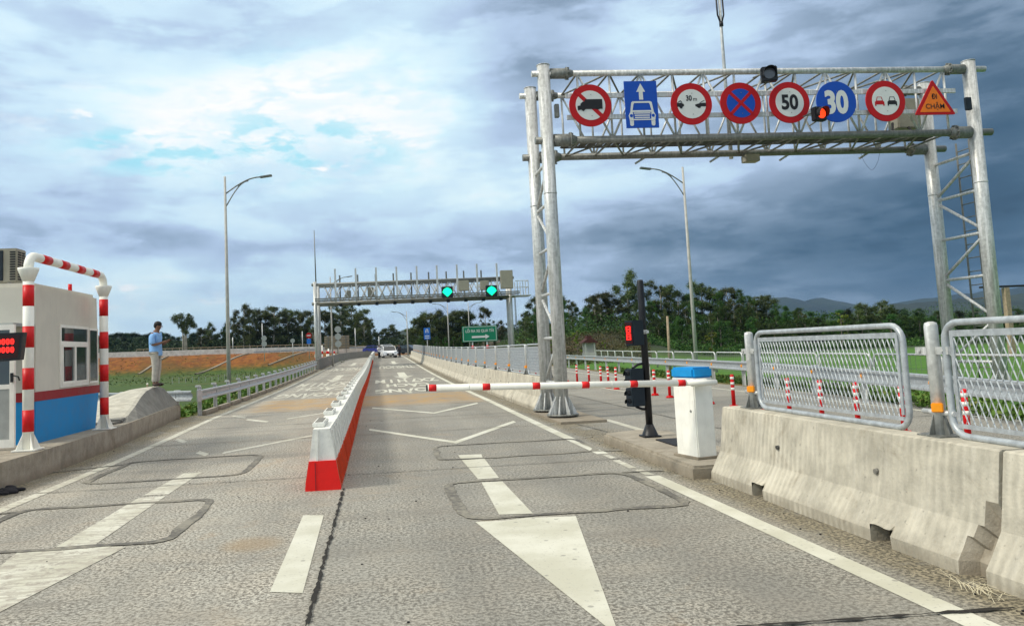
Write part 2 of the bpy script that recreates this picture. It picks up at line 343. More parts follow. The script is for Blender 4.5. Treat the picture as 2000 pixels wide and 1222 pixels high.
M['hill'] = hill_mat()

# ------------------------------------------------------------------ helpers
class MB:
    """collects shapes into one bmesh; .mi is the material slot of what is added next"""
    def __init__(s): s.bm = bmesh.new(); s.mi = 0
    def face(s, vs, smooth=False):
        try: f = s.bm.faces.new(vs)
        except ValueError: return None
        f.material_index = s.mi; f.smooth = smooth; return f
    def poly(s, pts): return s.face([s.bm.verts.new(p) for p in pts])
    def box(s, c, d, rot=None, bev=0.0):
        c = Vector(c); h = Vector(d) / 2
        M3 = rot if rot is not None else Matrix.Identity(3)
        v = [s.bm.verts.new(c + M3 @ Vector((sx * h.x, sy * h.y, sz * h.z))) for sx in (-1, 1) for sy in (-1, 1) for sz in (-1, 1)]
        fs = [s.face([v[i] for i in q]) for q in ((0, 1, 3, 2), (4, 6, 7, 5), (0, 4, 5, 1), (2, 3, 7, 6), (0, 2, 6, 4), (1, 5, 7, 3))]
        if bev > 0:
            es = list({e for f in fs for e in f.edges})
            bmesh.ops.bevel(s.bm, geom=es, offset=bev, segments=2, affect='EDGES', clamp_overlap=True)
        return s
    def box2(s, a, b_, bev=0.0): return s.box([(a[i] + b_[i]) / 2 for i in range(3)], [abs(b_[i] - a[i]) for i in range(3)], bev=bev)
    def tube(s, pts, r, seg=10, caps=True, flat=None):
        pts = [Vector(p) for p in pts]; n = len(pts)
        rs = r if isinstance(r, (list, tuple)) else [r] * n
        ref = None; rings = []
        for i, p in enumerate(pts):
            t = (pts[min(i + 1, n - 1)] - pts[max(i - 1, 0)]).normalized()
            if ref is None: ref = Vector((0, 0, 1)) if abs(t.z) < .9 else Vector((0, 1, 0))
            a = t.cross(ref).normalized(); bb = a.cross(t).normalized(); ref = bb
            rings.append([s.bm.verts.new(p + (a * math.cos(2 * math.pi * k / seg) + bb * math.sin(2 * math.pi * k / seg)) * rs[i]) for k in range(seg)])
        for i in range(n - 1):
            for k in range(seg): s.face([rings[i][k], rings[i][(k + 1) % seg], rings[i + 1][(k + 1) % seg], rings[i + 1][k]], seg > 5)
        if caps: s.face(rings[0][::-1]); s.face(rings[-1])
        return s
    def prism(s, prof, axis, a0, a1):
        """prof: 2D outline; axis 'y': (x,z) run from y=a0 to a1; 'x': (y,z); 'z': (x,y)"""
        f = {'y': lambda p, a: (p[0], a, p[1]), 'x': lambda p, a: (a, p[0], p[1]), 'z': lambda p, a: (p[0], p[1], a)}[axis]
        A = [s.bm.verts.new(f(p, a0)) for p in prof]; B = [s.bm.verts.new(f(p, a1)) for p in prof]
        n = len(prof)
        for i in range(n): s.face([A[i], A[(i + 1) % n], B[(i + 1) % n], B[i]])
        s.face(A[::-1]); s.face(B); return s
    def disc(s, c, r, y0, y1, seg=40):
        return s.prism([(c[0] + r * math.cos(2 * math.pi * k / seg), c[1] + r * math.sin(2 * math.pi * k / seg)) for k in range(seg)], 'y', y0, y1)
    def sphere(s, c, r, seg=12, sc=(1, 1, 1)):
        m = Matrix.Translation(c) @ Matrix.Diagonal((r * sc[0], r * sc[1], r * sc[2], 1))
        g = bmesh.ops.create_uvsphere(s.bm, u_segments=seg, v_segments=max(6, seg // 2 + 2), radius=1, matrix=m)
        for v in g['verts']:
            for f in v.link_faces: f.material_index = s.mi; f.smooth = True
        return s
    def build(s, name, mats, parent=None, origin=None, fix=True):
        if fix: bmesh.ops.recalc_face_normals(s.bm, faces=s.bm.faces)
        o_ = Vector(origin) if origin is not None else (wl(parent) if parent else Vector((0, 0, 0)))
        if o_.length > 0: bmesh.ops.translate(s.bm, vec=-o_, verts=s.bm.verts)
        me = bpy.data.meshes.new(name); s.bm.to_mesh(me); s.bm.free()
        for m_ in (mats if isinstance(mats, (list, tuple)) else [mats]): me.materials.append(M[m_] if isinstance(m_, str) else m_)
        ob = bpy.data.objects.new(name, me); col.objects.link(ob)
        if parent: ob.parent = parent
        elif origin is not None: ob.location = o_
        return ob
def wl(o):
    v = Vector((0, 0, 0))
    while o: v += Vector(o.location); o = o.parent
    return v
def tag(o, label=None, cat=None, group=None, kind=None):
    if label: o['label'] = label
    if cat: o['category'] = cat
    if group: o['group'] = group
    if kind: o['kind'] = kind
    return o
def thing(name, label, cat, loc=(0, 0, 0), group=None):
    o = bpy.data.objects.new(name, None); col.objects.link(o); o.location = loc; o.empty_display_size = .2
    return tag(o, label, cat, group)
def struct(name, mb, mats): return tag(mb.build(name, mats), kind='structure')
def dup(root, loc, rotz=None, scale=None, label=None, group=None):
    r = root.copy(); col.objects.link(r); r.location = loc
    if rotz is not None: r.rotation_euler = (0, 0, rotz)
    if scale is not None: r.scale = scale if isinstance(scale, (tuple, list)) else (scale,) * 3
    if label: r['label'] = label
    if group: r['group'] = group
    for ch in list(root.children):
        c = ch.copy(); col.objects.link(c); c.parent = r
        for g in list(ch.children):
            d = g.copy(); col.objects.link(d); d.parent = c
    return r
def text_geo(body, bold=.0, width=None, height=None):
    """letters as triangles in the XY plane, fitted to width x height and centred"""
    c = bpy.data.curves.new('letters', 'FONT'); c.body = body; c.offset = bold; c.resolution_u = 4
    o = bpy.data.objects.new('letters', c); col.objects.link(o)
    dg = bpy.context.evaluated_depsgraph_get(); me = o.evaluated_get(dg).to_mesh()
    v = [Vector((p.co.x, p.co.y)) for p in me.vertices]; f = [tuple(p.vertices) for p in me.polygons]
    x0, x1 = min(p.x for p in v), max(p.x for p in v); y0, y1 = min(p.y for p in v), max(p.y for p in v)
    sx = width / (x1 - x0) if width else 1; sy = height / (y1 - y0) if height else sx
    if not width: sx = sy
    v = [Vector(((p.x - (x0 + x1) / 2) * sx, (p.y - (y0 + y1) / 2) * sy)) for p in v]
    o.evaluated_get(dg).to_mesh_clear(); bpy.data.objects.remove(o); bpy.data.curves.remove(c)
    return v, f
def add_text(mb, geo, fn):
    vs = [mb.bm.verts.new(fn(p)) for p in geo[0]]
    for f in geo[1]: mb.face([vs[i] for i in f])
ORD = ['first', 'second', 'third', 'fourth', 'fifth', 'sixth', 'seventh', 'eighth', 'ninth', 'tenth', 'eleventh', 'twelfth', 'thirteenth', 'fourteenth', 'fifteenth', 'sixteenth', 'seventeenth', 'eighteenth', 'nineteenth', 'twentieth']
for a_, c_ in (('twenty', 'thirtieth'), ('thirty', 'fortieth'), ('forty', 'fiftieth'), ('fifty', 'sixtieth'), ('sixty', 'seventieth'), ('seventy', 'eightieth'), ('eighty', 'ninetieth')): ORD += [a_ + '-' + w for w in ORD[:9]] + [c_]
def sstep(x, a, b_):
    t = min(1, max(0, (x - a) / (b_ - a))); return t * t * (3 - 2 * t)
def lerp(x, pts):
    if x <= pts[0][0]: return pts[0][1]
    for (x0, y0), (x1, y1) in zip(pts, pts[1:]):
        if x <= x1: return y0 + (y1 - y0) * (x - x0) / (x1 - x0)
    return pts[-1][1]
def zr(y): return sstep(y, 25, 130) * 1.0                 # the carriageway climbs gently ahead
BANK = [(-120, 3.4), (-52, 2.95), (-29, 2.65), (-14, 2.4), (-4, 1.55), (12, 1.05), (40, .9)]
def zg(x, y):
    base = zr(y) - .03
    left = sstep(-x, 5.6, 9.5) * sstep(y, 20, 26)
    right = sstep(x, 11.6, 15)
    z = base * (1 - left) + (-.95) * left
    z = z * (1 - right) + (-.30) * right
    t = sstep(y, 143, 157)
    z = z * (1 - t) + (lerp(x, BANK) - .05) * t if x < 40 else z
    if x > 8:
        w_ = 22 * sstep(x, 27, 38); h = sstep(y, 62 + w_, 96 + w_) * sstep(x, 12, 26) * 3.2
        z = max(z, -.3 + h)
    if y > 158: z += sstep(y, 158, 175) * .3
    z += sstep(y, 190, 420) * 9 * sstep(-x, 10, 60)
    return z

# ------------------------------------------------------------------ ground, road, markings
mb = MB()
xs = [-2500, -1200, -600, -300, -200, -140] + [-110 + 4 * i for i in range(24)] + [-14, -11, -9.5, -8.5, -7.5, -6.5, -5.6, -4.5, 0, 3, 6, 9, 11.5, 12.5, 13.5, 15, 17, 20, 23, 26, 30] + [34 + 5 * i for i in range(16)] + [130, 180, 260, 400, 700, 1300, 2600]
ys = [-30, -10, 0, 5, 10, 15, 18, 20, 21, 22, 23, 24, 25, 26, 28] + [31 + 4 * i for i in range(27)] + [137 + 2 * i for i in range(12)] + [163, 170, 180, 195, 220, 260, 320, 420, 700, 1500, 3500, 6000]
xs = sorted(set(xs)); ys = sorted(set(ys))
gv = {}
for i, x in enumerate(xs):
    for j, y in enumerate(ys):
        z = zg(x, y)
        if abs(x) > 7 and y > 30: z += .18 * mnoise.noise(Vector((x * .13, y * .13, 0)))
        gv[i, j] = mb.bm.verts.new((x, y, z))
for i in range(len(xs) - 1):
    for j in range(len(ys) - 1): mb.face([gv[i, j], gv[i + 1, j], gv[i + 1, j + 1], gv[i, j + 1]], True)
struct('ground', mb, 'ground')

def strip(mb, x0, x1, y0, y1, dz, step=2.0):
    """a sheet on the road surface between x0..x1 (floats or functions of y)"""
    fx0 = x0 if callable(x0) else (lambda y: x0); fx1 = x1 if callable(x1) else (lambda y: x1)
    n = max(1, int((y1 - y0) / step)); prev = None
    for i in range(n + 1):
        y = y0 + (y1 - y0) * i / n; z = zr(y) + dz
        cur = (mb.bm.verts.new((fx0(y), y, z)), mb.bm.verts.new((fx1(y), y, z)))
        if prev: mb.face([prev[0], prev[1], cur[1], cur[0]])
        prev = cur
mb = MB(); strip(mb, lambda y: -5.35 - .35 * sstep(y, 10, 23) if y < 23 else -5.35, 11.6, -8, 140, 0)
struct('road', mb, 'road')
mb = MB()                                                    # far cross highway behind
strip(mb, -140, 60, 158.3, 172, 0, 20)
for v in mb.bm.verts: v.co.z = lerp(v.co.x, BANK) + .35
bmesh.ops.subdivide_edges(mb.bm, edges=[e for e in mb.bm.edges if abs(e.verts[0].co.x - e.verts[1].co.x) > 50], cuts=24)
for v in mb.bm.verts: v.co.z = lerp(v.co.x, BANK) + .35
struct('highway', mb, 'road')

def rpoly(mb, pts, dz=.004): return mb.poly([(x, y, zr(y) + dz) for x, y in pts])
# edge lines
lx = lambda y: -4.36 - .26 * sstep(y, 12, 24) - .12 * sstep(y, 24, 60)
rx = lambda y: 3.08 + .10 * sstep(y, 12, 26)
mb = MB(); strip(mb, lambda y: lx(y) - .09, lambda y: lx(y) + .07, -1, 118, .004, 1.0)
struct('road_marking', mb, 'markworn')
mb = MB(); strip(mb, lambda y: rx(y) - .02, lambda y: rx(y) + .16, 2.0, 9.0, .004, 1.0); strip(mb, lambda y: rx(y) - .02, lambda y: rx(y) + .15, 11.0, 124, .004, 1.0)
struct('road_marking', mb, 'mark')
mb = MB(); strip(mb, lambda y: rx(y) + .02, lambda y: rx(y) + .13, 9.08, 9.5, .004, .2); strip(mb, lambda y: rx(y), lambda y: rx(y) + .10, 9.62, 10.35, .004, .2); strip(mb, lambda y: rx(y) + .03, lambda y: rx(y) + .12, 10.5, 10.92, .004, .2)
struct('road_marking', mb, 'markworn')
# dashed divider piece, arrows
mb = MB(); rpoly(mb, [(-.83, 8.03), (-.81, 5.52), (-.58, 5.44), (-.62, 7.96)]); struct('road_marking', mb, 'mark')
mb = MB(); rpoly(mb, [(1.12, 11.36), (1.44, 11.34), (1.47, 11.70), (1.12, 11.74)]); rpoly(mb, [(1.14, 9.50), (1.40, 9.52), (1.45, 11.22), (1.12, 11.22)])
rpoly(mb, [(1.08, 7.46), (1.40, 7.41), (1.40, 9.26), (1.15, 9.28)]); struct('road_marking', mb, 'mark')
mb = MB(); rpoly(mb, [(.82, 7.22), (1.24, 4.22), (1.76, 7.18), (1.30, 7.25), (1.10, 7.20)]); struct('road_marking', mb, 'mark')
mb = MB(); rpoly(mb, [(-2.92, 9.8), (-2.62, 9.8), (-2.61, 11.55), (-2.72, 11.48), (-2.86, 11.52)]); rpoly(mb, [(-2.94, 7.32), (-2.60, 7.34), (-2.62, 9.68), (-2.93, 9.66)])
struct('road_marking', mb, 'markworn')
mb = MB(); rpoly(mb, [(-3.22, 7.22), (-2.78, 4.3), (-2.28, 7.15), (-2.6, 7.28)]); struct('road_marking', mb, 'markold')
# chevrons
def bar(mb, a, c, w=.13):
    a = Vector(a); c = Vector(c); rpoly(mb, [(a.x, a.y - w), (c.x, c.y - w), (c.x, c.y + w * .6), (a.x, a.y + w * .6)])
for pts in ([(-.28, 22.8), (1.32, 19.8), (2.78, 22.5)], [(-.28, 16.45), (1.24, 13.4), (2.82, 16.5)]):
    mb = MB()
    for a, c in zip(pts, pts[1:]): bar(mb, a, c, .22)
    struct('road_marking', mb, 'mark')
mb = MB(); bar(mb, (-2.75, 13.75), (-1.35, 15.95), .2); bar(mb, (-2.45, 20.4), (-1.5, 21.9), .2); bar(mb, (-3.55, 20.9), (-2.85, 19.8), .25); bar(mb, (-4.2, 22.4), (-3.7, 21.6), .2)
bar(mb, (-3.25, 14.1), (-2.98, 13.6), .2); bar(mb, (-4.25, 16.6), (-3.9, 15.9), .2); struct('road_marking', mb, 'markworn')
# lettering for oncoming traffic (reads upside down from here)
def road_text(body, xc, y0, y1, width, mat='mark', bold=.034):
    g_ = text_geo(body, bold, width, y1 - y0); m_ = MB()
    add_text(m_, g_, lambda p: (xc - p.x, (y0 + y1) / 2 - p.y, zr((y0 + y1) / 2 - p.y) + .004))
    struct('road_lettering', m_, mat)
def road_arrow(xc, y0, y1, w=.9, s=.28, mat='mark'):
    m_ = MB(); h = y0 + (y1 - y0) * .42
    rpoly(m_, [(xc, y0), (xc + w / 2, h), (xc + s / 2, h * .985 + 0), (xc + s / 2, y1), (xc - s / 2, y1), (xc - s / 2, h * .985), (xc - w / 2, h)])
    struct('road_marking', m_, mat)
road_text('KHO\u1ea2NG', 1.35, 29.7, 33.2, 3.2); road_text('C\u00c1CH', 1.25, 34.4, 37.8, 2.0); road_text('ZX7 H I M', 1.35, 39.2, 43.0, 3.3)
road_arrow(1.35, 43.2, 53, 1.3, .5)
road_text('TNSUOU', 1.35, 62, 69, 2.9, 'markworn'); road_arrow(1.35, 73, 84, 1.2, .4)
road_text('KHO\u1ea2NG', -2.75, 29.7, 33.2, 3.0, 'markworn'); road_text('C\u00c1CH', -2.7, 34.6, 38.2, 2.3, 'markworn'); road_text('ZX7 H I M', -2.8, 39.2, 43.0, 3.0, 'markworn')
road_arrow(-2.7, 43.2, 53, 1.2, .45, 'markworn'); road_text('TNSUOU', -2.8, 62, 69, 2.6, 'markworn'); road_arrow(-2.7, 73, 84, 1.1, .4, 'markworn')
# right carriageway lines
mb = MB(); strip(mb, 4.55, 4.70, 13.2, 15.8, .004); strip(mb, 10.4, 10.52, 6, 110, .004); struct('road_marking', mb, 'markworn')
for y in (5.5, 12.2, 24.0, 33.5): mb = MB(); strip(mb, 7.70, 7.82, y, y + 3.0, .004); struct('road_marking', mb, 'markworn')

# induction loop seals (dark rounded bands cut into the slab)
def ribbon(mb, pts, w, dz=.008, jit=.0, closed=False):
    n = len(pts); L_, R_ = [], []
    for i, p in enumerate(pts):
        a = Vector(pts[(i - 1) % n] if closed or i else p); c = Vector(pts[(i + 1) % n] if closed or i < n - 1 else p)
        t = (c - a); t = t.normalized() if t.length else Vector((1, 0)); nn = Vector((-t.y, t.x)); ww = w * (1 + jit * random.uniform(-1, 1)) / 2
        p = Vector(p)
        for S, sg in ((L_, 1), (R_, -1)):
            q = p + nn * ww * sg; S.append(mb.bm.verts.new((q.x, q.y, zr(q.y) + dz)))
    for i in range(n if closed else n - 1):
        j = (i + 1) % n; mb.face([L_[i], L_[j], R_[j], R_[i]])
def loop(x0, x1, y0, y1, w=.10, cut=.35):
    pts = []; ph = random.uniform(0, 50); corners = [(x0, y0), (x1, y0), (x1, y1), (x0, y1)]
    for i in range(4):
        a, c, e = Vector(corners[i]), Vector(corners[(i + 1) % 4]), Vector(corners[(i + 2) % 4]); d = (c - a).normalized(); d2 = (e - c).normalized(); ct = cut * random.uniform(.7, 1.3)
        a2, c2 = a + d * cut, c - d * ct; m_ = max(2, int((c2 - a2).length / .12)); pts += [a2.lerp(c2, k / m_) for k in range(m_)]
        for k in range(5): u = k / 5; pts.append(c2 * (1 - u) ** 2 + c * 2 * u * (1 - u) + (c + d2 * cut) * u * u)
    pts = [tuple(p + Vector((.05 * mnoise.noise(Vector((p.x * 1.5, p.y * 1.5, ph))), .05 * mnoise.noise(Vector((p.x * 1.5, p.y * 1.5, ph + 9)))))) for p in pts]
    m_ = MB(); ribbon(m_, pts, w, .008, .30, True); struct('loop_seal', m_, 'seal')
loop(.74, 2.95, 7.33, 9.36, .10, .30); loop(.82, 3.2, 11.28, 12.95, .09, .3); loop(-4.1, -1.95, 7.25, 9.3, .10, .3); loop(-4.1, -1.98, 11.0, 13.2, .09, .3)
for a in ([(2.9, 9.36), (3.4, 9.3)], [(2.9, 11.4), (3.5, 11.2)], [(-4.1, 9.2), (-5.0, 9.0)], [(-4.1, 12.9), (-5.1, 12.4)]):
    m_ = MB(); ribbon(m_, a, .07, .0085); struct('loop_seal', m_, 'seal')
# slab joints
def joint(p0, p1, w, mat='tar', jit=.5, step=.10):
    p0, p1 = Vector(p0), Vector(p1); n = max(3, int((p1 - p0).length / step)); m_ = MB()
    ribbon(m_, [tuple(p0 + (p1 - p0) * k / n + Vector((random.uniform(-1, 1), random.uniform(-1, 1))) * w * .28) for k in range(n + 1)], w, .012, jit)
    struct('slab_joint', m_, mat)
joint((-.49, 3.5), (-.49, 9.4), .024, 'jointfill', .8, .05); joint((1.9, 4.22), (3.5, 4.17), .026, 'jointfill', .7, .06)
joint((-5.0, 10.45), (3.4, 10.46), .022, 'tar'); joint((-5.0, 15.4), (3.4, 15.4), .03, 'seal'); joint((-5.0, 18.6), (3.4, 18.7), .035, 'seal')
joint((-4.9, 22.9), (3.4, 22.9), .04, 'seal'); joint((3.6, 18.2), (4.0, 13.6), .03); joint((3.5, 13.3), (11, 13.3), .03)
for y in (45.5, 55, 58, 88): joint((-4.9, y), (3.4, y), .12, 'seal', .3, .5)
joint((5.9, 5), (5.9, 60), .03, 'seal', .3, .5)
for y in (20, 27, 35): joint((4.2, y), (11, y), .05, 'seal', .3, .5)

# dropped cloth by the kerb and straw tuft
mb = MB()
for i in range(26):
    a = random.uniform(0, 6.28); r_ = random.uniform(0, 1)
    mb.sphere((-4.93 + .26 * r_ * math.cos(a), 10.75 + .30 * r_ * math.sin(a), .022), random.uniform(.03, .07), 8, (1.5, 1, .55))
tag(mb.build('rag', 'darkcloth', origin=(-4.93, 10.75, 0)), 'crumpled dark rag lying by the left concrete island', 'rag')
mb = MB()
for i in range(26):
    a = random.gauss(-.9, .35); l_ = random.uniform(.12, .38); x0, y0 = 3.50 + random.gauss(0, .03), 4.40 + random.gauss(0, .10)
    p = Vector((x0, y0, .012)); pts = [p]
    for k in range(4): a += random.uniform(-.35, .35); p = p + Vector((math.sin(a) * -.4, math.cos(a), 0)) * l_ / 4; pts.append(p + Vector((0, 0, .01 + .02 * random.random())))
    mb.tube(pts, .0016, 4)
tag(mb.build('straw_tuft', 'straw', origin=(3.45, 4.3, 0)), 'pale dry straw lying beside the near concrete barrier foot', 'straw')
# litter and grit
mb = MB()
for i in range(110):
    x = random.choice([random.gauss(-.1, .25), random.uniform(3.3, 3.6), random.uniform(-5.1, -4.6), random.uniform(-3, 3)]); y = random.uniform(4, 22)
    mb.sphere((x, y, .006), random.uniform(.003, .009), 6, (1.4, 1, .7))
tag(mb.build('grit', 'rubber'), 'scattered dark grit and pebbles on the pavement', 'grit', kind='stuff')

# ------------------------------------------------------------------ concrete safety barriers
PROF = [(-.30, 0), (-.30, .09), (-.17, .32), (-.105, .80), (-.085, .81), (.085, .81), (.105, .80), (.17, .32), (.30, .09), (.30, 0)]
def barrier_mb(x, y0, y1, notches=(), sub=.12, rough=.006, chip=None, zoff=True):
    mb = MB(); st = []
    y = y0
    ev = sorted([(a, 1) for a, c in notches] + [(c, 0) for a, c in notches])
    cuts = [y0] + [e[0] for e in ev] + [y1]; clip = 0
    for i in range(len(cuts) - 1):
        n = max(1, int((cuts[i + 1] - cuts[i]) / sub))
        for k in range(n + 1): st.append((cuts[i] + (cuts[i + 1] - cuts[i]) * k / n, .135 if clip else 0))
        if i < len(ev): clip = ev[i][1]
    # finer outline
    fine = []
    for (ax, az_), (bx, bz) in zip(PROF, PROF[1:]):
        n = 3 if math.hypot(bx - ax, bz - az_) > .2 else 1
        fine += [(ax + (bx - ax) * k / n, az_ + (bz - az_) * k / n) for k in range(n)]
    fine.append(PROF[-1]); rings = []
    for (yy, cl) in st:
        ring = []
        for (px, pz) in fine:
            w = rough * mnoise.noise(Vector((px * 4 + x, yy * 2.3, pz * 4))) * 2
            z_ = max(pz, cl + (.012 * mnoise.noise(Vector((yy * 9, 0, 0))) if cl else 0))
            xx = px + (w if pz > 0 else 0); y2 = yy
            if chip and px < 0:
                d = abs(yy - chip) + .02 * mnoise.noise(Vector((pz * 22, yy * 15, 1)))
                lim = .20 if pz < .12 else .20 * (1 - (pz - .12) / .34)
                if d < lim: xx += .11 + .03 * mnoise.noise(Vector((pz * 9, yy * 9, 2))) - .25 * pz * 0
            ring.append(mb.bm.verts.new((x + xx, y2, (zr(yy) if zoff else 0) + z_)))
        rings.append(ring)
    for a, c in zip(rings, rings[1:]):
        for i in range(len(a) - 1):
            mb.mi = 2 if chip and i < len(a) // 2 and any(v.co.x - (x + fine[j][0]) > .07 for v, j in ((a[i], i), (a[i + 1], i + 1), (c[i], i), (c[i + 1], i + 1))) else 0
            mb.face([a[i], a[i + 1], c[i + 1], c[i]])
        mb.mi = 0; mb.face([a[-1], a[0], c[0], c[-1]])
    mb.face(rings[0]); mb.face(rings[-1][::-1])
    # lifting holes
    mb.mi = 1
    for yy in (y0 + (y1 - y0) * .3, y0 + (y1 - y0) * .68):
        mb.tube([(x - .165, yy, zr(yy) + .50), (x - .128, yy, zr(yy) + .505)], .022, 10)
    return mb
o = barrier_mb(3.98, 4.60, 8.55, [(7.36, 7.58), (5.46, 5.70)], chip=4.60, sub=.05).build('concrete_barrier', ['conc', 'tar', 'kerb'], origin=(3.98, 6.5, 0))
tag(o, 'pale concrete barrier with two bottom notches carrying the whole mesh panel', 'barrier', 'concrete safety barriers')
o = barrier_mb(3.98, .1, 4.57, [(1.2, 1.45)]).build('concrete_barrier', ['conc', 'tar'], origin=(3.98, 2.2, 0))
tag(o, 'pale concrete barrier cut off by the right edge of the photo', 'barrier', 'concrete safety barriers')
first = barrier_mb(4.05, 18.3, 22.26, zoff=False).build('concrete_barrier', ['conc', 'tar'], origin=(4.05, 18.3, 0))
FARBAR = 'concrete barrier in the long line under the mesh screens beyond the near gantry'
tag(first, 'end concrete barrier right behind the left posts of the sign gantry', 'barrier', 'concrete barriers of the far line')
for i in range(1, 20):
    c = first.copy(); col.objects.link(c); y = 18.3 + 4 * i; c.location = (4.05, y, zr(y)); c['label'] = ORD[i] + ' concrete barrier of the far line counting away from the gantry'; c['group'] = 'concrete barriers of the far line'
    c.rotation_euler = (math.atan2(zr(y + 4) - zr(y), 4), 0, 0)

# mesh screens
def screen(name, label, y_near, length, x=4.06, z0=.83, pitch_=.058, group='mesh screens on the concrete barriers', origin=None, seg=10):
    """panel in the Y-Z plane"""
    h = .80; w = length; r_ = .024; rc = .13; o_ = origin or (x, y_near, z0)
    t = thing(name, label, 'fence panel', o_, group)
    X = x; mb = MB(); pts = []
    for (cy, cz, a0) in ((w - rc, h - rc, 0), (rc, h - rc, 90), (rc, rc, 180), (w - rc, rc, 270)):
        for k in range(6): a = R(a0 + 90 * k / 5); pts.append((X, y_near + cy + rc * math.cos(a), z0 + cz + rc * math.sin(a)))
    pts.append(pts[0]); pts.append(pts[1]); mb.tube(pts, r_, seg, False)
    mb.build('frame', 'frame', t)
    mb = MB(); i_ = .055
    for a, c in (((i_, i_), (w - i_, i_ + .03)), ((i_, h - i_ - .045), (w - i_, h - i_)), ((i_, i_ + .045), (i_ + .03, h - i_ - .045)), ((w - i_ - .03, i_ + .045), (w - i_, h - i_ - .045))):
        mb.box2((X - .006, y_near + a[0], z0 + a[1]), (X + .006, y_near + c[0], z0 + c[1]))
    mb.build('flange', 'frame', t)
    mb = MB(); a0, a1, b0, b1 = i_ + .02, w - i_ - .02, i_ + .03, h - i_ - .03; hh = b1 - b0; lean = .25
    for sg, wd in ((1, .0115), (-1, .0045)):
        s0 = a0 - .3
        while s0 < a1 + .3:
            p = [(s0, b0), (s0 + lean, b1)] if sg > 0 else [(s0 + lean, b0), (s0, b1)]
            q = []
            (ya, za), (yb, zb) = p
            t0, t1 = 0.0, 1.0
            for lim in (a0, a1):
                if (ya < lim) != (yb < lim):
                    tt = (lim - ya) / (yb - ya)
                    if lim == a0: (t0, t1) = (max(t0, tt), t1) if ya < lim else (t0, min(t1, tt))
                    else: (t0, t1) = (t0, min(t1, tt)) if ya < lim else (max(t0, tt), t1)
            if t1 > t0 and not (max(ya, yb) <= a0 or min(ya, yb) >= a1):
                A = (X + .004 * sg, y_near + ya + (yb - ya) * t0, z0 + za + (zb - za) * t0); B = (X + .004 * sg, y_near + ya + (yb - ya) * t1, z0 + za + (zb - za) * t1)
                mb.tube([A, B], wd * .5, 4)
            s0 += pitch_
    mb.build('mesh_infill', 'frame', t)
    return t
def screen_post(label, x, y, z0=.81, group='posts holding the mesh screens'):
    t = thing('screen_post', label, 'fence post', (x, y, z0), group)
    mb = MB(); mb.tube([(x, y, z0 + .01), (x, y, z0 + .80), (x, y, z0 + .825), (x, y, z0 + .835)], [.046, .046, .04, .015], 16); mb.build('pole', 'galv', t)
    mb = MB(); mb.box((x, y, z0 + .006), (.20, .24, .012)); 
    for k in range(4):
        a = k * math.pi / 2; d = Vector((math.cos(a), math.sin(a), 0)); n_ = Vector((-d.y, d.x, 0)) * .004
        P = Vector((x, y, z0))
        A = [P + d * .045 + Vector((0, 0, .012)), P + d * .095 + Vector((0, 0, .012)), P + d * .045 + Vector((0, 0, .16))]
        v0 = [mb.bm.verts.new(q + n_) for q in A]; v1 = [mb.bm.verts.new(q - n_) for q in A]
        mb.face(v0); mb.face(v1[::-1])
        for i in range(3): mb.face([v0[i], v0[(i + 1) % 3], v1[(i + 1) % 3], v1[i]])
    mb.build('base', 'galv_dark', t)
    mb = MB(); mb.box((x - .035, y - .035, z0 + .21), (.075, .075, .065), Matrix.Rotation(R(-40), 3, 'Z'), .006); mb.build('reflector', 'orange', t)
    mb = MB(); mb.box((x, y, z0 + .62), (.03, .34, .055)); mb.tube([(x - .03, y - .12, z0 + .62), (x - .012, y - .12, z0 + .62)], .012, 8); mb.tube([(x - .03, y + .12, z0 + .62), (x - .012, y + .12, z0 + .62)], .012, 8)
    mb.tube([(x, y - .16, z0 + .17), (x, y + .16, z0 + .17)], .02, 8); mb.build('bracket', 'galv', t)
    return t
screen('mesh_screen', 'whole mesh screen on the near concrete barrier between two posts', 5.66, 2.36)
screen('mesh_screen', 'mesh screen cut off by the right edge on the nearest barrier', 2.85, 2.36)
sp1 = screen_post('post with orange reflector at the far end of the whole mesh screen', 4.06, 8.17)
screen_post('post with orange reflector between the two nearest mesh screens', 4.06, 5.34)
ps_ = screen('mesh_screen', 'mesh screen on the far barrier line nearest the sign gantry posts', 18.55, 2.5, pitch_=.06, group='mesh screens of the far line', seg=6)
pp_ = screen_post('galvanised post nearest the gantry in the far line of screens', 4.06, 18.42, group='posts of the far line')
for i in range(1, 27):
    y = 18.55 + 2.8 * i
    dup(ps_, (4.06, y, .83 + zr(y)), label=ORD[i] + ' mesh screen of the far line counting away from the gantry', group='mesh screens of the far line')
    dup(pp_, (4.06, y - .13, .81 + zr(y)), label=ORD[i] + ' screen post of the far line counting away from the gantry', group='posts of the far line')

# ------------------------------------------------------------------ island kerb, gate pedestal, boom, black signal post
mb = MB(); mb.prism([(3.52, 12.2), (3.50, 8.62), (4.45, 8.62), (4.55, 12.0), (4.2, 12.5)], 'z', 0, .15)
bmesh.ops.bevel(mb.bm, geom=[e for e in mb.bm.edges if e.verts[0].co.z > .1 and e.verts[1].co.z > .1], offset=.03, segments=2, affect='EDGES')
struct('kerb_island', mb, 'kerb')
mb = MB(); mb.prism([(3.5, 18.2), (3.55, 15.3), (4.5, 15.3), (4.5, 18.2)], 'z', 0, .05); struct('gantry_footing', mb, 'kerb')
PX, PY = 3.837, 9.287
t = thing('gate_pedestal', 'slim white barrier gate pedestal with bright blue cap', 'barrier gate', (PX, PY, .15))
rot = Matrix.Rotation(R(13), 3, 'Z'); Pc = Vector((PX, PY, 0))
mb = MB(); mb.box((PX, PY, .15 + .46), (.265, .43, .92), rot, .012); cab_ = mb.build('cabinet', 'white', t)
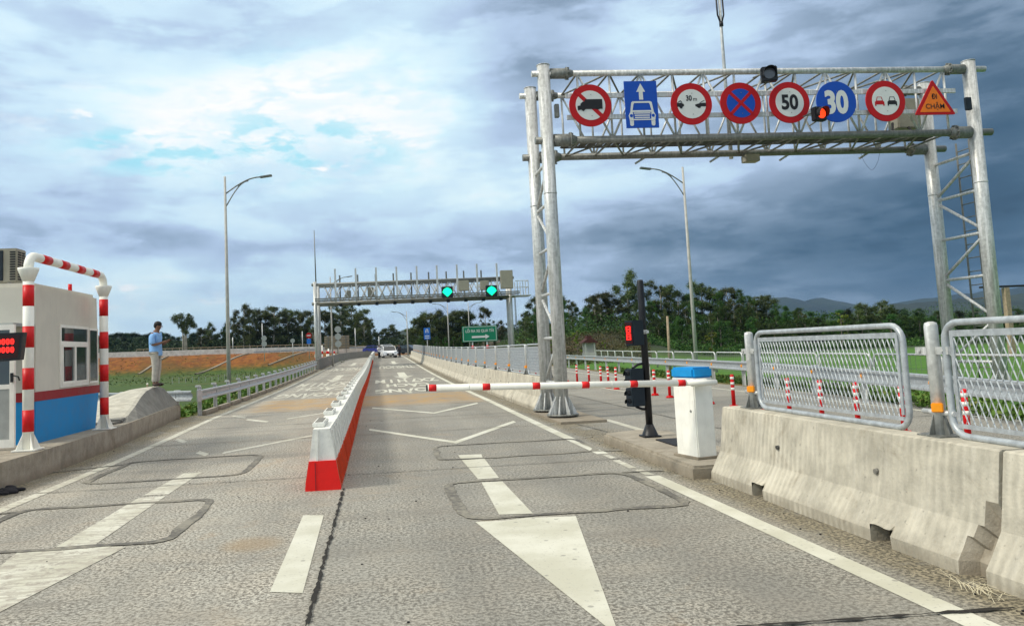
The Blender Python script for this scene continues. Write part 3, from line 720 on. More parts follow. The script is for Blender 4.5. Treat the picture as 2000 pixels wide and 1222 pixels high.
mb = MB(); mb.box(Pc + rot @ Vector((-.1335, 0, .55)), (.004, .35, .62), rot, .001); dr_ = mb.build('door', 'white', cab_)
mb = MB(); mb.tube([tuple(Pc + rot @ Vector((-.134, -.13, .72))), tuple(Pc + rot @ Vector((-.142, -.13, .72)))], .016, 10); mb.build('lock', 'galv_dark', cab_)
mb = MB(); mb.box((PX, PY, .165), (.33, .50, .03), rot, .005); mb.build('plinth', 'kerb', t)
mb = MB(); mb.box((PX, PY, 1.095), (.27, .435, .05), rot, .004); mb.build('neck', 'signface', t)
mb = MB(); mb.box((PX, PY, 1.18), (.29, .46, .135), rot, .025); mb.build('cap', 'capblue', t)
Y_ = 8.95; xa, xb = 4.0, .535; zb0, zb1 = 1.063, 1.166
def bz(x): return zb0 + (zb1 - zb0) * (xa - x) / (xa - xb)
tb = thing('boom', 'white boom arm with red bands lying across the right lane', 'barrier arm', (xa, Y_, zb0))
mb = MB(); mb.tube([(xa, Y_, bz(xa)), (3.62, Y_, bz(3.62))], .034, 18); mb.tube([(3.62, Y_, bz(3.62)), (xb, Y_, bz(xb))], .039, 18); mb.tube([(1.02, Y_, bz(1.02)), (1.008, Y_, bz(1.008))], .0398, 18); mb.tube([(2.72, Y_, bz(2.72)), (2.708, Y_, bz(2.708))], .0398, 18)
mb.build('arm', 'white', tb)
for x in (.59, 1.217, 1.806, 2.396, 2.98, 3.565):
    mb = MB(); mb.tube([(x + .045, Y_, bz(x + .045)), (x - .045, Y_, bz(x - .045))], .0398, 18); mb.build('red_band', 'red', tb)
mb = MB(); mb.tube([(xb, Y_, bz(xb)), (xb - .018, Y_, bz(xb - .018))], .037, 18); mb.build('end_cap', 'rubber', tb)
mb = MB(); mb.box((3.80, Y_ + .045, bz(3.8)), (.20, .07, .09), None, .01); mb.build('clamp', 'white', tb)
# black signal post
BX, BY = 4.02, 11.45
t = thing('signal_post', 'black signal post with red countdown box and dark heads', 'traffic light', (BX, BY, .15))
mb = MB(); mb.tube([(BX, BY, .16), (BX, BY, 2.50), (BX, BY, 2.53)], [.052, .052, .04], 16); mb.build('pole', 'black', t)
mb = MB(); mb.tube([(BX, BY, .155), (BX, BY, .18), (BX, BY, .34)], [.13, .12, .055], 16); mb.box((BX, BY, .165), (.26, .26, .02)); mb.build('base', 'black', t)
rz = Matrix.Rotation(R(22), 3, 'Z')
mb = MB(); hc = Vector((BX - .16, BY - .06, 1.72)); mb.box(hc, (.24, .17, .38), Matrix.Rotation(R(28), 3, 'Z'), .01)
hd = mb.build('countdown_box', 'darkbox', t)
q = Matrix.Rotation(R(28), 3, 'Z')
mb = MB(); mb.box(hc + q @ Vector((-.122, 0, 0)), (.008, .14, .32), q); mb.build('face', 'ledface', hd)
mb = MB()
for dz_ in (.055, -.055):
    for (dy_, dzz, sy, sz) in ((0, .04, .07, .014), (0, 0, .07, .014), (0, -.04, .07, .014), (.035, 0, .014, .09), (-.035, 0, .014, .09)):
        mb.box(hc + q @ Vector((-.129, dy_, dz_ + dzz)), (.006, sy, sz), q)
mb.build('digits', 'led', hd)
for k, (zc, hh) in enumerate(((1.055, .26), (.76, .28))):
    mb = MB(); c_ = Vector((BX - .20, BY - .04, zc)); mb.box(c_, (.24, .17, hh), rz, .012); s_ = mb.build('signal_head', 'darkbox', t)
    mb = MB()
    for dz_ in (-.06, .06):
        a = [c_ + rz @ Vector((-.125 - .0, .05 * math.cos(R(a_)), dz_ + .05 * math.sin(R(a_)))) for a_ in range(-30, 211, 30)]
        bb = [p + rz @ Vector((-.05, 0, -.01)) for p in a]
        for i in range(len(a) - 1): mb.poly([a[i], a[i + 1], bb[i + 1], bb[i]])
    mb.build('visor', 'black', s_)
mb = MB(); mb.tube([(BX - .22, BY - .04, 1.19), (BX - .12, BY, 1.24), (BX, BY, 1.26)], .02, 8); mb.tube([(BX - .2, BY - .04, .61), (BX - .1, BY, .57), (BX, BY, .56)], .02, 8); mb.build('bracket', 'black', t)
mb = MB(); mb.tube([(BX, BY, 1.70), (BX, BY, 1.76)], .058, 14); mb.box((BX + .04, BY - .05, 1.73), (.05, .03, .04)); mb.build('clamp', 'galv', t)
mb = MB(); mb.box((4.12, 10.65, .158), (.35, .75, .016), None, .004); tag(mb.build('manhole_cover', 'rubber', origin=(4.1, 10.6, .15)), 'dark flat cover on the kerb island beside the black post', 'cover')

# ------------------------------------------------------------------ near sign gantry
t = thing('sign_gantry', 'large galvanised steel gantry spanning the right carriageway', 'gantry', (9, 17.1, 0))
GX0, GX1, YF, YB, ZT, ZB = 3.86, 14.06, 16.4, 17.9, 7.62, 6.10
for (x, y) in ((GX0, YF), (GX0, YB), (GX1, YF), (GX1, YB)):
    mb = MB(); mb.tube([(x, y, .12), (x, y, 7.80)], .142, 24); mb.tube([(x, y, 4.9), (x, y, 4.93)], .149, 24); mb.tube([(x, y, 7.80), (x, y, 7.815)], .150, 24); p = mb.build('post', 'galv', t)
    mb = MB(); mb.tube([(x, y, .08), (x, y, .115)], .34, 24); mb.build('base_plate', 'galv_dark', p)
    mb = MB()
    for k in range(8):
        a = k * math.pi / 4 + .3; d = Vector((math.cos(a), math.sin(a), 0)); n_ = Vector((-d.y, d.x, 0)) * .007; P = Vector((x, y, 0))
        A = [P + d * .13 + Vector((0, 0, .115)), P + d * .32 + Vector((0, 0, .115)), P + d * .30 + Vector((0, 0, .17)), P + d * .138 + Vector((0, 0, .50))]
        v0 = [mb.bm.verts.new(q_ + n_) for q_ in A]; v1 = [mb.bm.verts.new(q_ - n_) for q_ in A]
        mb.face(v0); mb.face(v1[::-1])
        for i in range(4): mb.face([v0[i], v0[(i + 1) % 4], v1[(i + 1) % 4], v1[i]])
    mb.build('gusset', 'galv', p)
for y in (YF, YB):
    for z, rad in ((ZT, .068), (ZB, .083)):
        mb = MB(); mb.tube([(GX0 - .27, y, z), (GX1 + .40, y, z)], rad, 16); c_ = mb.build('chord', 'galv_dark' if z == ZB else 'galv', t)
        for sx, x in ((1, GX0), (-1, GX1)):
            mb = MB(); mb.tube([(x + sx * .15, y, z), (x + sx * .52, y, z), (x + sx * .66, y, z)], [rad * 1.7, rad * 1.7, rad * 1.05], 16)
            for k in range(8):
                a = k * math.pi / 4; mb.box((x + sx * .54, y + math.cos(a) * rad * 1.9, z + math.sin(a) * rad * 1.9), (.05, .03, .03))
            mb.tube([(x + sx * .50, y, z), (x + sx * .53, y, z)], rad * 2.1, 16)
            mb.build('flange_sleeve', 'galv_dark', c_)
N = 12; gx = [4.62 + (13.4 - 4.62) * i / N for i in range(N + 1)]
for y in (YF, YB):
    mb = MB()
    for i, x in enumerate(gx):
        mb.tube([(x, y, ZB + .06), (x, y, ZT - .06)], .026, 8)
        if i < N: mb.tube([(x, y, (ZB if i % 2 else ZT)), (gx[i + 1], y, (ZT if i % 2 else ZB))] , .026, 8)
    mb.build('lattice', 'galv', t)
for z in (ZB, ZT):
    mb = MB()
    for i, x in enumerate(gx):
        mb.tube([(x, YF, z), (x, YB, z)], .024, 8)
        if i < N: mb.tube([(x, YF if i % 2 else YB, z), (gx[i + 1], YB if i % 2 else YF, z)], .024, 8)
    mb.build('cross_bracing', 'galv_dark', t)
mb = MB()
for i in range(46):
    x = 4.5 + i * .2; mb.box((x, 17.15, ZB + .115), (.18, .72, .012))
mb.box((9.05, 16.78, ZB + .13), (9.2, .03, .05)); mb.box((9.05, 17.52, ZB + .13), (9.2, .03, .05)); mb.build('walkway', 'grating', t)
for z in (7.06, 6.575):
    mb = MB(); mb.box((8.92, 16.27, z), (9.24, .05, .10)); mb.build('sign_rail', 'galv', t)
for x, sx in ((GX0, 1), (GX1, -1)):
    mb = MB(); zz = [.75, 1.75, 2.75, 3.75, 4.75, 5.65]
    for i, z in enumerate(zz):
        mb.tube([(x, YF, z), (x, YB, z)], .036, 8)
        if i < 5: mb.tube([(x, YF if i % 2 else YB, z + .03), (x, YB if i % 2 else YF, zz[i + 1] - .03)], .036, 8)
    mb.build('post_lacing', 'galv', t)
mb = MB()
for y in (17.0, 17.42): mb.tube([(14.38, y, .3), (14.38, y, 6.1)], .022, 8)
for i in range(17): mb.tube([(14.38, 17.0, .6 + i * .33), (14.38, 17.42, .6 + i * .33)], .013, 6)
mb.build('ladder', 'galv_dark', t)
mb = MB(); mb.box((13.35, 17.75, 6.95), (.62, .35, .75), None, .02); 
tag(mb.build('equipment_cabinet', 'beige', origin=(13.35, 17.75, 6.95)), 'beige cabinet mounted behind the orange triangle sign', 'cabinet')
mb = MB(); mb.tube([(12.9, 17.6, 6.7), (12.8, 17.5, 6.4), (12.95, 17.4, 6.2)], .03, 8); mb.tube([(13.3, 17.6, 6.6), (13.4, 17.5, 6.35), (13.6, 17.4, 6.22)], .03, 8)
tag(mb.build('cable', 'rubber', origin=(13, 17.5, 6.2)), 'black cables drooping under the beige gantry cabinet', 'cable')
mb = MB(); mb.tube([(12.45 + .5 * (k / 12 - .5) * (1 - .3 * math.sin(k / 12 * math.pi)), 17.9, 6.02 - .42 * math.sin(k / 12 * math.pi) ** .6) for k in range(13)], .0035, 5)
tag(mb.build('loose_wire', 'rubber', origin=(11.9, 17.9, 6.0)), 'thin loose wire hanging in a loop below the gantry', 'wire')
mb = MB(); mb.box((9.25, 17.8, 5.93), (.36, .26, .17), None, .01); tag(mb.build('sensor_box', 'beige', origin=(9.2, 17.8, 5.9)), 'small box slung under the middle of the near gantry', 'box')
mb = MB()
for x in (6.5, 8.4, 10.2, 12.3): mb.box((x, YB + .05, 5.98), (.28, .05, .05), Matrix.Rotation(R(-30), 3, 'Y'))
mb.build('clip', 'galv', t)
mb = MB(); mb.box((GX1 - .28, 16.2, 6.72), (.14, .08, .3), None, .01); tag(mb.build('junction_box', 'darkbox', origin=(GX1 - .25, 16.2, 6.7)), 'small dark box on the right gantry post', 'box')
mb = MB(); mb.box((GX0 + .24, 16.35, 6.75), (.10, .10, .3), None, .01); tag(mb.build('junction_box', 'galv_dark', origin=(GX0 + .25, 16.3, 6.7)), 'small grey box on the left gantry post', 'box')
# mast behind
t2 = thing('lightning_mast', 'tall thin mast with dark fork rising behind the near gantry', 'mast', (8.88, 18.0, 6.1))
mb = MB(); mb.tube([(8.88, 18.05, 6.0), (8.88, 18.05, 9.1), (8.89, 18.05, 10.6)], [.05, .038, .03], 10); mb.build('pole', 'galv', t2)
mb = MB(); mb.tube([(8.88, 18.03, 9.4), (8.88, 18.03, 9.52)], .05, 10); mb.tube([(8.86, 18.03, 9.5), (8.80, 18.03, 9.7), (8.79, 18.03, 10.6)], .022, 8); mb.tube([(8.9, 18.03, 9.5), (8.96, 18.03, 9.7), (8.95, 18.03, 10.6)], .022, 8); mb.build('fork', 'black', t2)

# signs -------------------------------------------------------------
SY = 16.20                                                 # back plane of the plates
def ringbox(pts): return pts
def sign_round(label, x, z=6.81, r_=.475, cat='road sign', rim='signred', face='signface', ri=.70):
    t = thing('round_sign', label, cat, (x, SY, z), 'signs on the near gantry')
    mb = MB(); mb.disc((x, z), r_, SY - .03, SY, 56); mb.build('plate', rim, t)
    if face: mb = MB(); mb.disc((x, z), r_ * ri, SY - .034, SY - .030, 56); f_ = mb.build('face', face, t)
    for dz_ in (.42, -.42): mb = MB(); mb.tube([(x + .02, SY - .034, z + dz_ * r_ * 1.2), (x + .02, SY - .040, z + dz_ * r_ * 1.2)], .009, 8); mb.build('bolt', 'galv_dark', t)
    for zz_ in (7.06, 6.575): mb = MB(); mb.box((x, SY + .02, zz_), (.12, .04, .06)); mb.build('clamp', 'galv_dark', t)
    return t
def flat(mb, pts, x, z, s=1.0, y=None, th=.004):
    y = SY - .034 if y is None else y
    mb.prism([(x + px * s, z + pz * s) for px, pz in pts], 'y', y - th, y)
def flat_text(mb, body, x, z, w, h, bold, y, th=.004):
    g_ = text_geo(body, bold, w, h); add_text(mb, g_, lambda p: (x + p.x, y - th, z + p.y))
def circ(cx, cz, r_, n=20): return [(cx + r_ * math.cos(2 * math.pi * k / n), cz + r_ * math.sin(2 * math.pi * k / n)) for k in range(n)]
# no trucks
x, z, r_ = 4.82, 6.81, .475
t = sign_round('round red rimmed sign barring trucks, leftmost on the near gantry', x)
mb = MB(); d = Vector((.7071, -.7071)); n_ = Vector((.7071, .7071)) * .045
ends = [Vector((-.55, .55)) * .62, Vector((.55, -.55)) * .62]
flat(mb, [tuple(ends[0] + n_), tuple(ends[1] + n_), tuple(ends[1] - n_), tuple(ends[0] - n_)], x, z, 1, SY - .034, .003); mb.build('slash', 'signred', t)
mb = MB(); k = r_ / 165.0
P = [(-102, -42), (-102, -8), (-80, -4), (-78, 10), (-60, 25), (-47, 27), (-43, 44), (93, 44), (93, -32), (72, -32), (60, -38), (35, -33), (-40, -33), (-58, -50), (-75, -36)]
flat(mb, [(a, c + 3) for a, c in P], x, z, k, SY - .038, .003); mb.build('truck_symbol', 'signblack', t)
# lane sign
t = thing('lane_sign', 'blue rectangular sign with white arrow above a white car', 'road sign', (5.98, SY, 6.81), 'signs on the near gantry')
mb = MB(); mb.box2((5.61, SY - .03, 6.285), (6.35, SY, 7.345)); mb.build('plate', 'signblue', t)
mb = MB(); cx = 5.98
flat(mb, [(0, .49), (.10, .30), (.045, .30), (.045, .12), (-.045, .12), (-.045, .30), (-.10, .30)], cx, 6.80, 1, SY - .03)
mb.build('arrow', 'signface', t)
def frame_shape(mb, outer, inner, cx, cz, y, th=.004):
    n = len(outer); O = [mb.bm.verts.new((cx + a, y - th, cz + c)) for a, c in outer]; I = [mb.bm.verts.new((cx + a, y - th, cz + c)) for a, c in inner]
    for i in range(n): mb.face([O[i], O[(i + 1) % n], I[(i + 1) % n], I[i]])
mb = MB()
frame_shape(mb, [(-.235, .06), (-.20, .085), (.20, .085), (.235, .06), (.27, -.16), (-.27, -.16)], [(-.185, .02), (-.165, .045), (.165, .045), (.185, .02), (.215, -.12), (-.215, -.12)], cx, 6.80, SY - .03)
flat(mb, [(-.27, -.16), (-.215, -.16), (-.20, -.36), (-.29, -.34), (-.31, -.24)], cx, 6.80, 1, SY - .03); flat(mb, [(.27, -.16), (.31, -.24), (.29, -.34), (.20, -.36), (.215, -.16)], cx, 6.80, 1, SY - .03)
for zz_, w_ in ((-.185, .19), (-.235, .17), (-.285, .17), (-.33, .20)): flat(mb, [(-w_, zz_ - .013), (w_, zz_ - .013), (w_, zz_ + .013), (-w_, zz_ + .013)], cx, 6.80, 1, SY - .03)
flat(mb, [(-.29, -.345), (-.20, -.365), (-.205, -.45), (-.225, -.47), (-.265, -.47), (-.285, -.45)], cx, 6.80, 1, SY - .03); flat(mb, [(.29, -.345), (.20, -.365), (.205, -.45), (.225, -.47), (.265, -.47), (.285, -.45)], cx, 6.80, 1, SY - .03)
mb.build('car_symbol', 'signface', t)
mb = MB()
for sx in (-1, 1): flat(mb, circ(sx * .25, -.24, .036), cx, 6.80, 1, SY - .035, .003)
mb.build('lamps_symbol', 'signblue', t)
mb = MB()
for zz_ in (7.06, 6.575): mb.box((cx, SY + .02, zz_), (.5, .04, .06))
mb.build('clamps', 'galv_dark', t)
# 30 m gap
x = 7.13; t = sign_round('round red rimmed sign reading 30 m between two small black cars', x)
mb = MB(); flat_text(mb, '30', x - .055, 6.94, .135, .13, .03, SY - .034); flat_text(mb, 'm', x + .085, 6.905, .085, .062, .01, SY - .034); mb.build('lettering', 'signblack', t)
mb = MB()
k = .475 / 163.0
for sg, P in ((1, [(-116, -22), (-116, 6), (-84, 8), (-62, -2), (-62, -18), (-72, -22), (-78, -36), (-92, -36), (-98, -24)]), (1, [(113, -22), (113, 6), (70, 4), (45, -2), (28, -6), (28, -20), (40, -24), (50, -34), (66, -34), (74, -22)])):
    flat(mb, P, x, 6.81, k)
flat(mb, [(-112, 6), (-112, 12), (-90, 26), (-82, 24), (-74, 8), (-80, 8), (-86, 20), (-104, 12)], x, 6.81, k); flat(mb, [(60, 4), (90, 22), (104, 26), (104, 22), (92, 18), (68, 4)], x, 6.81, k)
mb.build('cars_symbol', 'signblack', t)
# no stopping
x = 8.28; t = sign_round('round blue sign with red rim and red cross, no stopping', x, face='signblue')
mb = MB()
for s_, yy in ((1, SY - .034), (-1, SY - .0385)): a = Vector((.7071 * s_, .7071)) * .345; n_ = Vector((-.7071, .7071 * s_)) * .036; flat(mb, [tuple(a + n_), tuple(-a + n_), tuple(-a - n_), tuple(a - n_)], x, 6.81, 1, yy, .003)
mb.build('cross', 'signred', t)
# 50
x = 9.43; t = sign_round('round red rimmed speed sign reading 50', x)
mb = MB(); flat_text(mb, '50', x, 6.815, .40, .36, .035, SY - .034); mb.build('lettering', 'signblack', t)
# 30 blue
x = 10.55; t = sign_round('round plain blue sign reading 30 in white', x, rim='signblue', face=None)
mb = MB(); flat_text(mb, '30', x, 6.80, .56, .56, .045, SY - .03); mb.build('lettering', 'signface', t)
# no overtaking
x = 11.74; t = sign_round('round red rimmed sign with a red and a black car', x)
def carback(mb, cx, cz, k):
    P = [(-38, -38), (-38, -8), (-26, 2), (26, 2), (38, -8), (38, -38), (28, -38), (28, -28), (-28, -28), (-28, -38)]
    flat(mb, [(a * k, c * k) for a, c in P], cx, cz); frame_shape(mb, [(-28 * k, 2 * k), (-18 * k, 32 * k), (18 * k, 32 * k), (28 * k, 2 * k)], [(-22 * k, 3 * k), (-14 * k, 28 * k), (14 * k, 28 * k), (22 * k, 3 * k)], cx, cz, SY - .034)
k = .475 / 158
mb = MB(); carback(mb, x - 52 * k, 6.81, k); mb.build('red_car_symbol', 'signred', t); mb = MB(); carback(mb, x + 50 * k, 6.81, k); mb.build('black_car_symbol', 'signblack', t)
# triangle
t = thing('warning_triangle', 'orange triangle with red border reading \u0110I CH\u1eacM, rightmost on the gantry', 'road sign', (12.93, SY, 6.8), 'signs on the near gantry')
def tri(w, h, rc=.05):
    c = [(-w / 2, 0), (w / 2, 0), (0, h)]; out = []
    for i in range(3):
        p, a, d = Vector(c[i]), Vector(c[i - 1]), Vector(c[(i + 1) % 3]); u, v_ = (a - p).normalized(), (d - p).normalized()
        for k_ in range(5): s_ = k_ / 4; q_ = p + u * rc * (1 - s_) ** 2 * 1.0 + v_ * rc * s_ ** 2; out.append((q_.x, q_.y))
    return out
mb = MB(); mb.prism([(12.93 + a, 6.47 + c) for a, c in tri(1.0, .83)], 'y', SY - .03, SY); mb.build('plate', 'signred', t)
mb = MB(); mb.prism([(12.93 + a, 6.53 + c) for a, c in tri(.76, .62, .03)], 'y', SY - .034, SY - .03); mb.build('face', 'signorange', t)
mb = MB(); flat_text(mb, '\u0110I', 12.93, 6.90, .13, .13, .02, SY - .034); flat_text(mb, 'CH\u1eacM', 12.93, 6.67, .46, .19, .012, SY - .034); mb.build('lettering', 'signblack', t)
# lights on gantry
def lamp_head(label, x, z, s, lens, y=16.0, yawd=0):
    t = thing('signal_lamp', label, 'traffic light', (x, y, z), 'lamps on the near gantry'); q = Matrix.Rotation(R(yawd), 3, 'Z'); c = Vector((x, y, z))
    mb = MB(); mb.box(c, (s * 2, s * 1.0, s * 2), q, s * .12); mb.build('housing', 'black', t)
    mb = MB(); mb.tube([c + q @ Vector((0, -.5 * s, 0)), c + q @ Vector((0, -.56 * s, 0))], s * .72, 24); mb.build('lens', lens, t)
    mb = MB(); n = 20; A = []; B = []
    for k_ in range(n + 1):
        a = R(-35 + 250 * k_ / n); A.append(c + q @ Vector((math.cos(a) * s * .84, -.5 * s, math.sin(a) * s * .84))); B.append(c + q @ Vector((math.cos(a) * s * .80, -1.5 * s + .35 * s * (1 - math.sin(a)), math.sin(a) * s * .80 - .04 * s)))
    for i in range(n):
        o_ = [p + (p - c).normalized() * .008 for p in (A[i], A[i + 1], B[i + 1], B[i])]
        mb.poly([A[i], A[i + 1], B[i + 1], B[i]]); mb.poly(o_[::-1])
    mb.build('visor', 'black', t, fix=False)
    mb = MB(); mb.tube([c + q @ Vector((0, .4 * s, -.8 * s)), c + Vector((-.12, .2, -1.3 * s))], .018, 8); mb.tube([c + q @ Vector((0, .4 * s, .6 * s)), c + Vector((-.22, .3, .2 * s))], .02, 8); mb.build('bracket', 'galv_dark', t)
    return t
lamp_head('black unlit signal lamp on the top beam between two signs', 8.87, 7.38, .17, 'lens', 15.95, -18)
lamp_head('small lit red signal lamp between the 50 and 30 signs', 9.93, 6.44, .155, 'redlamp', 15.9, 12)

# ------------------------------------------------------------------ striped height frame, island, booth
mb = MB()
mb.prism([(-5.08, 2), (-5.02, 12), (-5.12, 15.5), (-5.78, 23.0), (-9.5, 23.0), (-9.5, 2)], 'z', 0, .38)
bmesh.ops.bevel(mb.bm, geom=[e for e in mb.bm.edges if e.verts[0].co.z > .3 and e.verts[1].co.z > .3], offset=.035, segments=2, affect='EDGES')
struct('booth_island', mb, 'kerb')
t = thing('height_frame', 'red and white striped pipe frame before the toll booth', 'pipe frame', (-5.3, 13.8, .4))
for py in (12.15, 15.35):
    x = -5.27; zt = 3.09; mb = MB(); mb.tube([(x, py, .39), (x, py, zt)], .078, 20); p = mb.build('pole', 'white', t)
    for k in range(4):
        z0, z1 = (.66 + .625 * k, .98 + .625 * k); mb = MB(); mb.tube([(x, py, z0), (x, py, z1)], .0795, 20); mb.build('red_band', 'red', p)
    mb = MB(); mb.tube([(x, py, zt - .18), (x, py, zt - .01), (x, py, zt + .025)], [.08, .145, .15], 20); mb.build('flange', 'white', p)
    mb = MB(); mb.box((x, py, .395), (.34, .34, .018))
    for k in range(4):
        a = k * math.pi / 2 + .785; d = Vector((math.cos(a), math.sin(a), 0)); n_ = Vector((-d.y, d.x, 0)) * .006; P = Vector((x, py, .4))
        A = [P + d * .07, P + d * .18, P + d * .072 + Vector((0, 0, .24))]; v0 = [mb.bm.verts.new(q_ + n_) for q_ in A]; v1 = [mb.bm.verts.new(q_ - n_) for q_ in A]
        mb.face(v0); mb.face(v1[::-1])
        for i in range(3): mb.face([v0[i], v0[(i + 1) % 3], v1[(i + 1) % 3], v1[i]])
    mb.build('foot', 'white', p)
mb = MB(); pts = [(-5.27, 12.15, 3.11)] + [(-5.27, 12.15 + .2 * (1 - math.cos(R(a))), 3.11 + .2 * math.sin(R(a))) for a in range(15, 91, 15)]
pts += [(-5.27, 15.15 + .2 * math.sin(R(a)), 3.11 + .2 * math.cos(R(a))) for a in range(0, 91, 15)]
mb.tube(pts, .070, 18); bar_ = mb.build('top_bar', 'white', t)
for y in (12.72, 13.42, 14.12, 14.82): mb = MB(); mb.tube([(-5.27, y - .16, 3.31), (-5.27, y + .16, 3.31)], .0715, 18); mb.build('red_band', 'red', bar_)

t = thing('toll_booth', 'cream toll booth with red stripe and blue base', 'toll booth', (-6.4, 14.5, .38))
def booth_prof(z0, z1, ins=0): # (y,z) outline of the booth between heights; the far end leans in above the sill and below it
    far = lambda z: lerp(z, [(.38, 15.88), (1.1, 16.08), (1.25, 16.08), (3.0, 15.98)])
    return [(13.1 + ins, z0), (far(z0), z0), (far(z1), z1), (13.1 + ins, z1)]
XB0, XB1 = -7.4, -5.6
for nm, z0, z1, mt, pr_ in (('base', .38, 1.06, 'blue', 0), ('stripe', 1.06, 1.21, 'maroon', .006), ('wall', 1.21, 3.0, 'cream', 0)):
    mb = MB(); mb.prism(booth_prof(z0, z1), 'x', XB0 - pr_, XB1 + pr_)
    if nm == 'stripe':
        for v in mb.bm.verts:
            v.co.y += .006 if v.co.y > 14 else -.006
    if nm == 'wall': bmesh.ops.bevel(mb.bm, geom=[e for e in mb.bm.edges if (e.verts[0].co.z > 2.9 and e.verts[1].co.z > 2.9) or (abs(e.verts[0].co.z - e.verts[1].co.z) > 1)], offset=.07, segments=4, affect='EDGES')
    if nm == 'base': bmesh.ops.bevel(mb.bm, geom=[e for e in mb.bm.edges if abs(e.verts[0].co.z - e.verts[1].co.z) > .4], offset=.07, segments=4, affect='EDGES')
    p = mb.build(nm, mt, t)
    if nm == 'wall': wall = p
def fr(mb, y0, y1, z0, z1, w, x0, x1):
    mb.box2((x0, y0, z0), (x1, y1, z0 + w)); mb.box2((x0, y0, z1 - w), (x1, y1, z1)); mb.box2((x0, y0, z0 + w), (x1, y0 + w, z1 - w)); mb.box2((x0, y1 - w, z0 + w), (x1, y1, z1 - w))
mb = MB(); fr(mb, 14.10, 15.42, 1.24, 2.34, .05, -5.62, -5.575); mb.box2((-5.62, 14.15, 2.0), (-5.575, 15.37, 2.05)); fr(mb, 14.15, 14.76, 1.29, 2.0, .05, -5.60, -5.56); fr(mb, 14.76, 15.37, 1.29, 2.0, .045, -5.60, -5.57)
wd_ = mb.build('window_frame', 'white', wall)
mb = MB(); mb.box2((-5.62, 14.15, 2.05), (-5.59, 15.37, 2.29)); mb.build('window_pane', 'glass', wall)
mb = MB(); mb.box2((-5.62, 14.2, 1.34), (-5.588, 14.71, 1.95)); mb.box2((-5.62, 14.8, 1.34), (-5.588, 15.32, 1.95)); mb.build('window_pane', 'glass', wall)
mb = MB(); mb.box2((-5.62, 15.5, 1.30), (-5.59, 15.9, 2.28)); mb.build('window_pane', 'glass', wall)
mb = MB(); fr(mb, 15.46, 15.94, 1.26, 2.32, .04, -5.62, -5.58); mb.build('window_frame', 'white', wall)
mb = MB(); mb.box2((-5.68, 15.44, 1.27), (-5.57, 15.44 + .02, 2.3)); mb.build('mullion', 'cream', wall)
mb = MB(); mb.tube([(-5.72, 14.9, 2.99), (-5.72, 14.9, 3.13)], .035, 12); mb.build('beacon', 'red', t)
mb = MB(); fr(mb, 0, 0, 0, 0, 0, 0, 0) if False else None
# door standing open towards the lane on the near end
m_ = MB(); dx0, dx1, dy_, dz0, dz1 = -6.05, -5.56, 12.35, .42, 2.28
m_.box2((dx1 - .07, dy_, dz0), (dx1, dy_ + .05, dz1)); m_.box2((dx0, dy_, dz0), (dx0 + .07, dy_ + .05, dz1)); m_.box2((dx0 + .07, dy_, dz1 - .08), (dx1 - .07, dy_ + .05, dz1)); m_.box2((dx0 + .07, dy_, dz0), (dx1 - .07, dy_ + .05, dz0 + .12))
m_.box2((dx0 + .07, dy_ + .005, 1.30), (dx1 - .07, dy_ + .045, 1.37)); d_ = m_.build('door', 'white', t)
m_ = MB(); m_.box2((dx0 + .07, dy_ + .015, 1.37), (dx1 - .07, dy_ + .03, dz1 - .08)); m_.build('door_glass', 'glass', d_)
m_ = MB(); m_.box2((dx0 + .07, dy_ + .015, dz0 + .12), (dx1 - .07, dy_ + .03, 1.30)); m_.build('door_panel', 'signback', d_)
m_ = MB(); m_.tube([(dx1 + .0, dy_ - .02, 1.5), (dx1 + .07, dy_ - .03, 1.48), (dx1 + .09, dy_ - .03, 1.42)], .012, 6); m_.box((dx1 - .03, dy_ - .015, 1.47), (.04, .02, .14)); m_.build('handle', 'black', d_)
m_ = MB(); m_.box2((-5.6, 12.4, 2.26), (-7.0, 13.15, 2.31)); m_.box2((-6.02, 12.38, 2.19), (-5.62, 12.42, 2.26)); m_.build('door_canopy', 'signback', t)
# air conditioner
t = thing('air_conditioner', 'beige air conditioner unit standing on the booth roof', 'air conditioner', (-6.6, 14.0, 3.0))
mb = MB(); mb.box((-6.62, 14.0, 3.38), (.86, .36, .60), None, .015); bd = mb.build('casing', 'beige', t)
mb = MB(); mb.box((-6.72, 13.81, 3.38), (.62, .02, .52), None, .004); mb.build('grille', 'darkbox', t)
mb = MB()
for i in range(12): mb.box((-6.185, 13.92 + 0, 3.14 + i * .043), (.012, .12, .022)); mb.box((-6.185, 14.07, 3.14 + i * .043), (.012, .10, .022))
for i in range(12): mb.box((-6.255, 13.815, 3.14 + i * .043), (.09, .012, .022))
mb.build('vents', 'rubber', bd)
mb = MB()
for x in (-6.95, -6.3): mb.box((x, 14.0, 3.04), (.06, .40, .08))
mb.build('foot', 'galv_dark', t)
